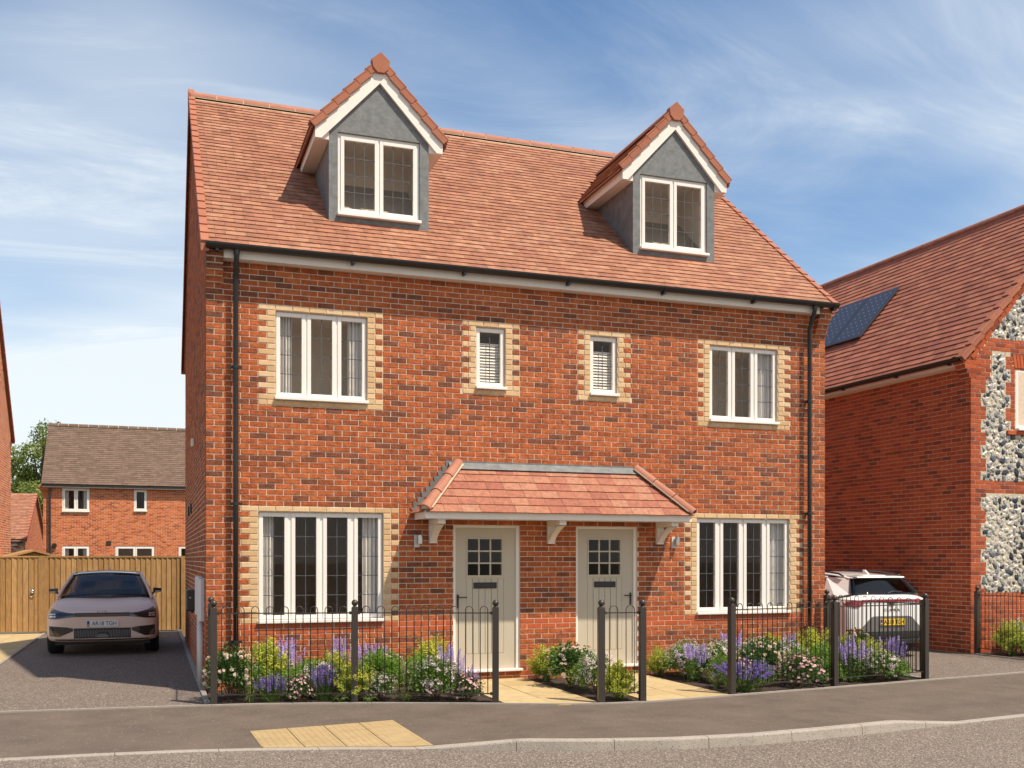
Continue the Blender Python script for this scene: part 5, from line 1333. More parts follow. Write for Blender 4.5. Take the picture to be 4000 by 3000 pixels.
def plate(parent, x, y, z, mat, text, w=0.52, h=0.112):
    p = MB().box(x - w / 2, x + w / 2, y - 0.008, y + 0.006, z - h / 2, z + h / 2).build('number_plate', mat, parent, bevel=0.003)
    MB().box(x - w / 2 + 0.006, x - w / 2 + 0.05, y - 0.0095, y - 0.0078, z - h / 2 + 0.006, z + h / 2 - 0.006).build('blue_band', 'plate_blue', p)
    lettering('plate_text', text, 0.108, 'ink', p, (x + 0.025, y - 0.0095, z + 0.001), 0.41)
    MB().box(x - w / 2 + 0.016, x - w / 2 + 0.040, y - 0.0105, y - 0.0094, z - 0.034, z - 0.012).build('band_mark', 'plate_yellow', p)
# pearl coloured car on the left drive, seen from the front
ev = thing('parked_car', 'pinkish pearl electric car parked facing out in front of the timber fence', 'car', (-1.50, 5.74, 0), 0, 'parked cars')
secs = [(0.0, .52, .31, .58, .37, .60, .54, .70, .735, .74), (.018, .66, .275, .73, .345, .62, .69, .735, .765, .77), (.075, .80, .25, .86, .335, .64, .815, .775, .80, .80),
        (.20, .88, .235, .935, .335, .68, .885, .83, .842, .838), (.45, .91, .22, .96, .34, .74, .895, .915, .90, .888), (.80, .91, .20, .968, .34, .78, .885, .970, .965, .952),
        (1.15, .91, .20, .968, .34, .82, .87, .995, 1.02, 1.02), (1.6, .91, .20, .962, .34, .82, .865, 1.0, 1.03, 1.03), (3.2, .91, .20, .962, .34, .84, .865, 1.02, 1.03, 1.03),
        (4.1, .91, .22, .955, .36, .86, .86, 1.04, 1.05, 1.05), (4.5, .84, .3, .90, .42, .86, .82, 1.05, 1.06, 1.06), (4.66, .70, .4, .76, .48, .8, .7, .95, .98, .98)]
eb, ebv = car_body(ev, secs, 'paint_pearl')
patch('windscreen', 'car_glass', ev, [(0, 1.00, 1.035), (0.80, 1.22, 1.00), (0.61, 2.06, 1.415), (0, 1.93, 1.452)], bulge=0.02)
patch('roof', 'car_black', ev, [(0, 1.925, 1.456), (0.615, 2.055, 1.418), (0.59, 3.55, 1.42), (0, 3.62, 1.455)], bulge=0.06)
patch('rear_window', 'car_glass', ev, [(0, 3.63, 1.452), (0.58, 3.56, 1.415), (0.70, 4.35, 1.05), (0, 4.42, 1.07)], bulge=0.01)
quadsheet('side_window', 'car_glass_dark', ev, [(0.845, 1.35, 1.01), (0.855, 3.9, 1.05), (0.62, 3.45, 1.40), (0.64, 2.12, 1.40)])
for s in (-1, 1):
    MB().tube([(s * 0.835, 1.12, 0.99), (s * 0.75, 1.55, 1.20), (s * 0.645, 2.02, 1.405), (s * 0.625, 2.7, 1.455), (s * 0.60, 3.5, 1.43), (s * 0.74, 4.3, 1.06)], 0.030, 8).build('pillar', 'paint_pearl', ev, smooth=True)
    mr = MB().add([(s * 0.86, 1.50, 1.075), (s * 1.01, 1.52, 1.085), (s * 1.025, 1.52, 1.165), (s * 0.85, 1.50, 1.18), (s * 0.87, 1.66, 1.08), (s * 0.99, 1.64, 1.09), (s * 1.0, 1.64, 1.16), (s * 0.86, 1.66, 1.175)],
                 [(0, 1, 2, 3), (7, 6, 5, 4), (0, 4, 5, 1), (1, 5, 6, 2), (2, 6, 7, 3), (3, 7, 4, 0)]).build('mirror', 'car_black', ev, bevel=0.018, seg=3)
    MB().tube([(s * 0.80, 1.60, 1.02), (s * 0.87, 1.58, 1.085)], 0.018, 8).build('mirror_arm', 'car_black', mr)
    MB().box(*sorted((s * 0.90, s * 0.995)), 1.495, 1.503, 1.10, 1.112).build('indicator', 'lamp_white', mr)
    # headlight, running lamps, side intake
    lo = lambda x: interp([(0.46, 0.705), (0.60, 0.690), (0.76, 0.668), (0.90, 0.668), (0.95, 0.68)], abs(x))
    hi = lambda x: interp([(0.46, 0.765), (0.60, 0.778), (0.76, 0.815), (0.88, 0.865), (0.95, 0.89)], abs(x))
    hl = decal('headlight', 'car_black', ev, ebv, s * 0.46, s * 0.905, lo, hi, 28, 6, 0.012)
    for a, c_ in ((0.700, 0.722), (0.738, 0.762)):
        decal('running_lamp', 'lamp_white', hl, ebv, s * 0.78, s * 0.885, lambda x: a, lambda x: c_, 8, 2, 0.018)
        decal('lamp_divider', 'car_black', hl, ebv, s * 0.815, s * 0.823, lambda x: a - 0.002, lambda x: c_ + 0.002, 1, 2, 0.022)
    lo2 = lambda x: interp([(0.49, 0.452), (0.72, 0.352), (0.90, 0.365), (0.93, 0.38)], abs(x))
    hi2 = lambda x: interp([(0.49, 0.50), (0.60, 0.522), (0.90, 0.542), (0.93, 0.53)], abs(x))
    decal('side_intake', 'car_black', ev, ebv, s * 0.49, s * 0.885, lo2, hi2, 26, 5, 0.010)
    decal('intake_fin', 'car_grey', ev, ebv, s * 0.80, s * 0.87, lambda x: 0.375, lambda x: interp([(0.80, 0.41), (0.885, 0.52)], abs(x)), 10, 4, 0.016)
    for y in (0.86, 3.76): wheel(ev, s * 0.83, y, 0.36, 0.255, s)
decal('grille_strip', 'car_matt', ev, ebv, -0.46, 0.46, lambda x: 0.703, lambda x: 0.766, 20, 2)
q = MB()
for i in range(44):
    x = -0.44 + i * 0.0205
    for z in (0.713, 0.735):
        y = hit(ebv, x, z + 0.01) - 0.007; q.obox((x, y, z), (0.012, 0, 0.008), (0, -0.002, 0), (-0.004, 0, 0.006))
q.build('grille_mesh', 'chrome', ev, fix=False, stuff=True)
decal('lower_intake', 'car_matt', ev, ebv, -0.475, 0.475, lambda x: 0.318, lambda x: 0.498, 20, 4)
q = MB()
for i in range(34):
    x = -0.455 + i * 0.0272
    for j in range(3):
        z = 0.335 + j * 0.042 + (0.02 if i % 2 else 0)
        if abs(x) < 0.09 and z < 0.40: continue
        y = hit(ebv, x, z) - 0.008; q.box(x, x + 0.013, y - 0.003, y, z, z + 0.034)
q.build('intake_grille', 'car_grey', ev, fix=False, stuff=True)
decal('radar_panel', 'car_grey', ev, ebv, -0.10, 0.10, lambda x: 0.335, lambda x: 0.395 if abs(x) < 0.06 else 0.395 - (abs(x) - 0.06) * 0.9, 8, 2, 0.013)
decal('chin', 'car_matt', ev, ebv, -0.78, 0.78, lambda x: 0.272 + 0.02 * abs(x), lambda x: 0.300 + 0.01 * abs(x), 30, 2, 0.008)
MB().box(-0.80, 0.80, 0.22, 0.6, 0.19, 0.27).build('undertray', 'car_matt', ev)
decal('bonnet_gap', 'car_matt', ev, ebv, -0.46, 0.46, lambda x: 0.768, lambda x: 0.7725, 24, 1, 0.002)
plate(ev, 0.0, hit(ebv, 0, 0.578) - 0.012, 0.578, 'plate_white', 'AR18 TGH', 0.53, 0.108)
lettering('badge', 'KIA', 0.042, 'chrome', ev, (0, hit(ebv, 0, 0.742) - 0.02, 0.797), 0.17)
MB().box(-0.78, 0.78, 1.25, 1.72, 0.96, 1.035).build('dashboard', 'seat', ev, bevel=0.03)
for x in (-0.37, 0.37):
    st = MB().box(x - 0.24, x + 0.24, 2.35, 2.52, 0.5, 1.12).box(x - 0.13, x + 0.13, 2.40, 2.50, 1.14, 1.30).build('seat', 'seat', ev, bevel=0.04, seg=3)
MB().box(-0.62, 0.62, 3.45, 3.6, 0.5, 1.10).build('rear_bench', 'seat', ev, bevel=0.04)
q = MB().tube([(-0.37 + 0.18 * cos(a), 1.80 + 0.04 * sin(a), 1.0 + 0.17 * sin(a)) for a in [2 * pi * k / 18 for k in range(19)]], 0.015, 6, cap=False); q.build('steering_wheel', 'seat', ev)
MB().box(-0.12, 0.12, 1.98, 2.01, 1.31, 1.37).build('interior_mirror', 'car_matt', ev, bevel=0.01)
MB().prism_x([(3.35, 1.505), (3.50, 1.56), (3.53, 1.56), (3.55, 1.495)], -0.012, 0.012).build('aerial', 'paint_pearl', ev)
# white car on the right drive, seen from behind
wc = thing('parked_car', 'white family car with full width red rear lamp parked by the flint house', 'car', (11.56, 0.70, 0), radians(-2.0), 'parked cars')
secs = [(0.0, .58, .36, .64, .44, .66, .62, .96, 1.05, 1.06), (.025, .70, .31, .77, .41, .70, .755, 1.01, 1.08, 1.09), (.09, .82, .275, .87, .40, .74, .84, 1.04, 1.105, 1.11),
        (.22, .88, .255, .92, .40, .80, .885, 1.06, 1.125, 1.13), (.6, .90, .24, .925, .40, .85, .885, 1.06, 1.10, 1.10), (1.2, .90, .22, .92, .40, .85, .87, 1.03, 1.05, 1.05),
        (3.0, .90, .20, .92, .38, .82, .86, 1.0, 1.02, 1.02), (3.8, .90, .22, .915, .38, .78, .82, .96, .97, .97), (4.25, .84, .26, .86, .40, .66, .76, .80, .84, .85), (4.42, .62, .34, .66, .44, .6, .56, .70, .74, .74)]
wb_, wbv = car_body(wc, secs, 'paint_white')
patch('roof', 'paint_white', wc, [(0, 0.30, 1.425), (0.57, 0.42, 1.395), (0.60, 2.75, 1.40), (0, 2.70, 1.435)], bulge=0.075)
MB().prism_x([(0.285, 1.400), (0.30, 1.424), (0.60, 1.445), (0.60, 1.40)], -0.50, 0.50).build('spoiler', 'paint_white', wc, bevel=0.010)
patch('rear_window', 'car_glass_dark', wc, [(0, 0.335, 1.395), (0.545, 0.44, 1.375), (0.70, 0.225, 1.125), (0, 0.085, 1.115)], bulge=0.0)
patch('rear_window_backing', 'car_matt', wc, [(0, 0.40, 1.37), (0.53, 0.50, 1.35), (0.66, 0.30, 1.12), (0, 0.16, 1.11)])  # matt black sheet set just behind the rear glass
patch('windscreen', 'car_glass', wc, [(0, 2.70, 1.43), (0.60, 2.76, 1.40), (0.78, 3.55, 1.0), (0, 3.72, 1.02)], bulge=0.02)
quadsheet('rear_pillar', 'paint_white', wc, [(0.545, 0.43, 1.385), (0.71, 0.215, 1.11), (0.86, 0.42, 1.055), (0.875, 0.75, 1.04), (0.645, 0.98, 1.40)])
quadsheet('window_surround', 'car_black', wc, [(0.535, 0.425, 1.395), (0.55, 0.432, 1.38), (0.715, 0.21, 1.115), (0.685, 0.19, 1.115)], th=0.02)
quadsheet('side_window', 'car_glass_dark', wc, [(0.873, 0.80, 1.045), (0.868, 3.1, 1.015), (0.635, 2.7, 1.385), (0.65, 1.02, 1.395)])
quadsheet('door_pillar', 'car_black', wc, [(0.876, 1.75, 1.04), (0.876, 1.85, 1.04), (0.655, 1.85, 1.40), (0.655, 1.75, 1.40)])
for s in (-1, 1):
    MB().tube([(s * 0.60, 0.55, 1.425), (s * 0.60, 0.68, 1.47), (s * 0.605, 1.2, 1.515), (s * 0.61, 2.2, 1.50), (s * 0.61, 2.5, 1.44)], 0.017, 8).build('roof_rail', 'car_black', wc, smooth=True)
    MB().tube([(s * 0.64, 0.95, 1.405), (s * 0.635, 1.8, 1.425), (s * 0.62, 2.75, 1.405), (s * 0.81, 3.5, 1.01)], 0.022, 8).build('roof_edge', 'paint_white', wc, smooth=True)
    for y in (0.82, 3.55): wheel(wc, s * 0.80, y, 0.35, 0.24, s)
    decal('rear_lamp', 'red_lamp', wc, wbv, s * 0.40, s * 0.86, lambda x: interp([(0.40, 0.985), (0.55, 0.975), (0.66, 0.90), (0.74, 0.885), (0.87, 0.93)], abs(x)), lambda x: interp([(0.40, 1.030), (0.6, 1.022), (0.87, 0.995)], abs(x)), 16, 4, 0.012)
    decal('reflector', 'red_lamp', wc, wbv, s * 0.60, s * 0.86, lambda x: 0.475, lambda x: interp([(0.6, 0.50), (0.72, 0.53), (0.86, 0.50)], abs(x)), 8, 2, 0.012)
    MB().lathe([(0.03, 0.12), (0.05, 0.12), (0.05, -0.02), (0.04, -0.025), (0.036, 0.1)], (s * 0.60, 0.02, 0.30), 14, 'y').build('exhaust', 'chrome', wc, smooth=True)
    MB().prism_x([(2.95, 1.02), (3.0, 1.15), (3.1, 1.15), (3.15, 1.02)], *sorted((s * 0.88, s * 1.03))).build('mirror', 'paint_white', wc, bevel=0.02)
decal('lamp_bar', 'red_lamp', wc, wbv, -0.41, 0.41, lambda x: 0.985, lambda x: 1.030, 16, 2, 0.012)
decal('bumper_panel', 'car_grey', wc, wbv, -0.60, 0.60, lambda x: 0.475, lambda x: interp([(0, 0.735), (0.40, 0.735), (0.60, 0.545)], abs(x)), 20, 4)
decal('bumper_skirt', 'car_matt', wc, wbv, -0.86, 0.86, lambda x: 0.29, lambda x: 0.470, 24, 3, 0.010)
MB().box(-0.55, 0.55, -0.005, 0.15, 0.245, 0.33).build('diffuser', 'car_matt', wc, bevel=0.01)
decal('badge_plate', 'car_black', wc, wbv, -0.055, 0.055, lambda x: 0.905 + abs(x) * 0.5, lambda x: 0.985, 8, 2, 0.012)
q = MB(); yb_ = hit(wbv, 0, 0.94) - 0.016
for s in (-1, 1): q.prism([(s * 0.004, yb_, 0.915), (s * 0.036, yb_, 0.968), (s * 0.020, yb_, 0.972), (s * 0.004, yb_, 0.945)], (0, -0.004, 0))
q.build('emblem', 'bronze', wc)
lettering('badge_text', 'CUPRA', 0.058, 'chrome', wc, (0, hit(wbv, 0, 0.84) - 0.006, 0.842), 0.34)
plate(wc, 0.0, hit(wbv, 0, 0.62) - 0.020, 0.632, 'plate_yellow', 'AR18 TGH')
MB().tube([(-0.02, 0.085, 1.135), (0.10, 0.10, 1.165), (0.34, 0.165, 1.155)], 0.010, 6).build('rear_wiper', 'car_matt', wc)
MB().prism_x([(0.62, 1.455), (0.74, 1.535), (0.79, 1.54), (0.80, 1.475)], -0.018, 0.018).build('aerial', 'paint_white', wc, bevel=0.006)

# ------------------------------------------------------------------ plants
def vec(rnd, up=0.0): return Vector((rnd.gauss(0, 1), rnd.gauss(0, 1), rnd.gauss(0, 1) + up)).normalized()
def leaf(q, p, d, L, W, rnd, droop=0.15):
    s = d.cross(vec(rnd)).normalized() * (W / 2); m = p + d * (L * 0.45)
    q.poly(p, m + s, p + d * L - Vector((0, 0, L * droop)), m - s)
def petals(q, c, n_, r, cnt, rnd, cup=0.3):
    a0 = rnd.uniform(0, 6.28); u = n_.cross(Vector((0.3, 0.5, 0.8)) if abs(n_.z) < 0.9 else Vector((1, 0, 0))).normalized(); v = n_.cross(u)
    for k in range(cnt):
        a = a0 + 2 * pi * k / cnt; d = u * cos(a) + v * sin(a); e = (u * -sin(a) + v * cos(a)) * (r * 0.42)
        q.poly(c, c + d * (r * 0.62) + e + n_ * (r * cup * 0.6), c + d * r + n_ * (r * cup), c + d * (r * 0.62) - e + n_ * (r * cup * 0.6))
def dome_pt(rnd, R, H, inner=0.55):
    while True:
        d = vec(rnd, 0.5)
        if d.z > -0.35: break
    k = rnd.uniform(inner, 1.0) * (0.86 + 0.16 * sin(4 * atan2(d.y, d.x) + 5 * d.z))
    return Vector((d.x * R * k, d.y * R * k, H * 0.40 + d.z * H * 0.60 * k)), d
def p_rose(rnd):
    R, H = 0.27, 0.62; st, lf, bl = MB(), MB(), MB()
    for _ in range(9):
        p, d = dome_pt(rnd, R, H, 0.6); st.tube([(0, 0, 0), Vector((p.x * 0.3, p.y * 0.3, p.z * 0.5)), p], 0.006, 5, r1=0.002)
    for _ in range(2300):
        p, d = dome_pt(rnd, R, H, 0.35); leaf(lf, p, (d + vec(rnd) * 0.8).normalized(), rnd.uniform(0.028, 0.05), rnd.uniform(0.018, 0.028), rnd)
    for _ in range(38):
        p, d = dome_pt(rnd, R * 1.03, H * 1.02, 0.95); d = (d + Vector((0, -0.25, 0.25))).normalized()
        for c_ in range(rnd.choice((1, 1, 2, 3))):
            pc = p + vec(rnd) * 0.03 if c_ else p; r = rnd.uniform(0.020, 0.028)
            for ring, (rr, cu) in enumerate(((1.0, 0.1), (0.85, 0.55), (0.62, 1.0), (0.4, 1.6))): petals(bl, pc + d * (r * 0.12 * ring), d, r * rr, 6 - (ring > 1), rnd, cu)
    return R, H, [('stems', st, 'stem_brown'), ('leaves', lf, 'leaf_dark'), ('flowers', bl, 'cream')]
def p_feather(rnd):
    R, H = 0.30, 0.60; st, lf, bl = MB(), MB(), MB()
    for _ in range(110):
        p, d = dome_pt(rnd, R, H, 0.55); b0 = Vector((p.x * 0.12, p.y * 0.12, 0.0)); m = Vector((p.x * 0.45, p.y * 0.45, p.z * 0.55))
        st.tube([b0, m, p], 0.0026, 3, cap=False, r1=0.001)
        for i in range(62):
            t = rnd.uniform(0.35, 1.0); c = m.lerp(p, (t - 0.35) / 0.65) + vec(rnd) * 0.022
            leaf(lf, c, (vec(rnd) + d * 0.9 + Vector((0, 0, 0.5))).normalized(), rnd.uniform(0.020, 0.042), rnd.uniform(0.008, 0.013), rnd)
        for i in range(13):
            c = p + vec(rnd) * 0.034; petals(bl, c, (d + vec(rnd) * 0.5).normalized(), rnd.uniform(0.005, 0.009), 4, rnd)
    return R, H, [('stems', st, 'stem_green'), ('leaves', lf, 'leaf_feather'), ('flowers', bl, 'bloom_yellow')]
def p_veronica(rnd):
    R, H = 0.20, 0.70; st, lf, bl = MB(), MB(), MB()
    for _ in range(20):
        a = rnd.uniform(0, 6.28); r = R * sqrt(rnd.uniform(0, 1)); h = H * rnd.uniform(0.66, 1.0)
        b0 = Vector((r * 0.5 * cos(a), r * 0.5 * sin(a), 0)); t0 = Vector((r * cos(a) * 1.1, r * sin(a) * 1.1, h)); L = rnd.uniform(0.17, 0.28)
        st.tube([b0, b0.lerp(t0, 0.5), t0], 0.004, 4, cap=False, r1=0.0015); ax = (t0 - b0).normalized()
        for i in range(42):
            k = rnd.uniform(0.05, 0.62); leaf(lf, b0.lerp(t0, k), (vec(rnd) + Vector((0, 0, 0.5))).normalized(), rnd.uniform(0.04, 0.075), 0.010, rnd, 0.25)
        for i in range(150):
            k = rnd.uniform(0, 1); c = t0 - ax * (L * (1 - k)); w = 0.016 * (1 - k) ** 0.6 + 0.003; d = vec(rnd); d = (d - ax * d.dot(ax)).normalized()
            petals(bl, c + d * w, (d + ax * 0.3).normalized(), rnd.uniform(0.006, 0.010), 3, rnd, 0.5)
    return R, H, [('stems', st, 'stem_green'), ('leaves', lf, 'leaf'), ('flowers', bl, 'lilac')]
def p_lavender(rnd):
    R, H = 0.20, 0.38; st, lf, bl = MB(), MB(), MB()
    for _ in range(115):
        a = rnd.uniform(0, 6.28); k = sqrt(rnd.uniform(0, 1)); h = H * rnd.uniform(0.6, 1.0) * (1 - 0.25 * k * k)
        t0 = Vector((R * k * cos(a), R * k * sin(a), h)); b0 = Vector((t0.x * 0.15, t0.y * 0.15, 0)); ax = (t0 - b0).normalized()
        st.tube([b0, b0.lerp(t0, 0.55) + Vector((0, 0, 0.015)), t0], 0.0020, 3, cap=False)
        for i in range(26):
            kk = rnd.uniform(0, 1); d = vec(rnd); petals(bl, t0 - ax * (0.075 * kk) + d * 0.005, d, rnd.uniform(0.005, 0.008), 3, rnd, 0.4)
    for _ in range(420):
        a = rnd.uniform(0, 6.28); d = Vector((cos(a) * 0.6, sin(a) * 0.6, rnd.uniform(0.5, 1.4))).normalized(); leaf(lf, Vector((rnd.gauss(0, 0.04), rnd.gauss(0, 0.04), 0)) + d * rnd.uniform(0, 0.12), d, rnd.uniform(0.06, 0.12), 0.005, rnd)
    return R, H, [('stems', st, 'stem_green'), ('leaves', lf, 'leaf'), ('flowers', bl, 'lavender')]
def p_pink(rnd):
    R, H = 0.20, 0.34; st, lf, bl = MB(), MB(), MB()
    for _ in range(8):
        p, d = dome_pt(rnd, R, H, 0.6); st.tube([(0, 0, 0), p * 0.5, p], 0.005, 4, r1=0.002)
    for _ in range(2200):
        p, d = dome_pt(rnd, R, H, 0.45); leaf(lf, p, (d + vec(rnd) * 0.7).normalized(), rnd.uniform(0.018, 0.030), rnd.uniform(0.008, 0.012), rnd)
    for _ in range(210):
        p, d = dome_pt(rnd, R * 1.03, H * 1.03, 0.95); petals(bl, p, (d + vec(rnd) * 0.35 + Vector((0, -0.2, 0))).normalized(), rnd.uniform(0.011, 0.016), 5, rnd, 0.2)
    return R, H, [('stems', st, 'stem_brown'), ('leaves', lf, 'leaf_dark'), ('flowers', bl, 'pink')]
def p_spiraea(rnd):
    R, H = 0.28, 0.48; st, lf, bl = MB(), MB(), MB()
    for _ in range(14):
        p, d = dome_pt(rnd, R, H, 0.7); st.tube([(0, 0, 0), Vector((p.x * 0.35, p.y * 0.35, p.z * 0.6)), p], 0.005, 4, r1=0.002)
    for _ in range(2600):
        p, d = dome_pt(rnd, R, H, 0.4); leaf(lf, p, (d + vec(rnd) * 0.8).normalized(), rnd.uniform(0.022, 0.040), rnd.uniform(0.012, 0.020), rnd)
    for _ in range(150):
        p, d = dome_pt(rnd, R * 1.02, H * 1.02, 0.9)
        for i in range(9): petals(bl, p + vec(rnd) * 0.020, (d + vec(rnd) * 0.5).normalized(), rnd.uniform(0.006, 0.010), 4, rnd, 0.3)
    return R, H, [('stems', st, 'stem_brown'), ('leaves', lf, 'leaf'), ('flowers', bl, 'palepink')]
def p_leafy(rnd):
    R, H = 0.28, 0.50; st, lf = MB(), MB()
    for _ in range(12):
        p, d = dome_pt(rnd, R, H, 0.7); st.tube([(0, 0, 0), p * 0.5, p], 0.005, 4, r1=0.002)
    for _ in range(2600):
        p, d = dome_pt(rnd, R, H, 0.4); leaf(lf, p, (d + vec(rnd) * 0.8).normalized(), rnd.uniform(0.025, 0.045), rnd.uniform(0.016, 0.026), rnd)
    return R, H, [('stems', st, 'stem_green'), ('leaves', lf, 'leaf_bright')]
def blade(q, p, d, L, W, bend):
    s = d.cross(Vector((0, 0, 1))).normalized() * W / 2; h = Vector((d.x, d.y, 0)); prev = None
    for i in range(6):
        t = i / 5; c = p + h * (L * t * (0.35 + 0.6 * t)) + Vector((0, 0, L * (t * 0.95 - bend * t * t))); w = s * (1 - t * 0.92)
        if prev: q.poly(prev[0], prev[1], c + w, c - w)
        prev = (c - w, c + w)
def p_grass(rnd):
    R, H = 0.18, 0.26; lf = MB(); st = MB()
    for _ in range(85):
        a = rnd.uniform(0, 6.28); d = Vector((cos(a), sin(a), 0)) * rnd.uniform(0.3, 1.0); blade(lf, Vector((rnd.gauss(0, 0.015), rnd.gauss(0, 0.015), 0)), d, rnd.uniform(0.18, 0.34), rnd.uniform(0.006, 0.011), rnd.uniform(0.3, 0.85))
    for _ in range(7):
        a = rnd.uniform(0, 6.28); t0 = Vector((0.09 * cos(a), 0.09 * sin(a), rnd.uniform(0.32, 0.52)))
        st.tube([(0, 0, 0), t0 * 0.5, t0], 0.0022, 3, cap=False)
        for i in range(10): leaf(st, t0 * rnd.uniform(0.75, 1.0), vec(rnd, 1.2), 0.02, 0.004, rnd)
    return R, H, [('blades', lf, 'blade'), ('seed_heads', st, 'blade')]
def p_wisp(rnd):
    R, H = 0.20, 0.85; st, lf = MB(), MB()
    for _ in range(9):
        a = rnd.uniform(0, 6.28); r = R * rnd.uniform(0.2, 1); t0 = Vector((r * cos(a), r * sin(a), H * rnd.uniform(0.75, 1)))
        st.tube([(0, 0, 0), t0 * 0.55 + Vector((0, 0, 0.05)), t0], 0.0016, 3, cap=False)
        for i in range(24):
            p = (t0 * 0.55 + Vector((0, 0, 0.05))).lerp(t0, rnd.uniform(0.3, 1)); e = p + vec(rnd, 0.7) * rnd.uniform(0.03, 0.075)
            st.tube([p, e], 0.0009, 3, cap=False); leaf(lf, e, vec(rnd), 0.010, 0.005, rnd)
    for _ in range(40):
        a = rnd.uniform(0, 6.28); blade(lf, Vector((0, 0, 0)), Vector((cos(a), sin(a), 0)) * rnd.uniform(0.2, 0.8), rnd.uniform(0.2, 0.35), 0.006, 0.5)
    return R, H, [('stems', st, 'wisp'), ('seed_heads', lf, 'wisp')]
def p_fern(rnd):
    R, H = 0.13, 0.10; lf = MB()
    for k in range(7):
        a = 2 * pi * k / 7 + rnd.uniform(-.3, .3); d = Vector((cos(a), sin(a), 0)); L = rnd.uniform(0.10, 0.16); s = Vector((-d.y, d.x, 0))
        for i in range(14):
            t = (i + 1) / 14; c = d * (L * t) + Vector((0, 0, 0.10 * t * (1.25 - t) * 2))
            for sg in (-1, 1):
                w = 0.032 * (1 - t) ** 0.7 + 0.004; lf.poly(c - d * 0.004, c + s * (sg * w * 0.6) + d * 0.002, c + s * (sg * w) + d * 0.010 - Vector((0, 0, 0.004)), c + d * 0.005)
    return R, H, [('fronds', lf, 'leaf_bright')]
KINDS = {'rose': ('rose_bush', p_rose, 'shrub'), 'feath': ('spurge_shrub', p_feather, 'shrub'), 'ver': ('speedwell_plant', p_veronica, 'flower'), 'lav': ('lavender_plant', p_lavender, 'flower'),
         'pink': ('flowering_shrub', p_pink, 'shrub'), 'spir': ('spiraea_shrub', p_spiraea, 'shrub'), 'leafy': ('leafy_shrub', p_leafy, 'shrub'), 'grass': ('ornamental_grass', p_grass, 'grass'), 'wisp': ('wispy_grass', p_wisp, 'grass'), 'fern': ('fern', p_fern, 'fern')}
_pk = {}
GROW = {'feath': 1.42, 'rose': 1.28, 'spir': 1.38, 'leafy': 1.25, 'pink': 1.15, 'lav': 1.2, 'ver': 1.15, 'grass': 1.3}
GROW_H = {'feath': 1.16, 'rose': 1.1, 'spir': 1.12, 'leafy': 1.12, 'grass': 1.4, 'pink': 1.08, 'lav': 1.05, 'ver': 1.06}
def plant(kind, x, y, w, h, label, seed):
    nm, fn, cat = KINDS[kind]; v = seed % 2; key = (kind, v)
    if key not in _pk:
        R, H, parts = fn(random.Random(hash(kind) % 1000 if False else sum(map(ord, kind)) + v * 31))
        _pk[key] = (R, H, [(p, q.mesh(nm + '_' + p, m), m) for p, q, m in parts if q.v])
    R, H, parts = _pk[key]
    t = thing(nm, label, cat, (x, y, -0.01), (seed * 2.39996) % 6.283, 'plants of the front beds')
    k = w / (2 * R) * GROW.get(kind, 1.0); h = h * GROW_H.get(kind, 1.0)
    for p, me, m in parts:
        o = put(p, me, t, scale=(k, k, h / H)); o['kind'] = 'stuff'
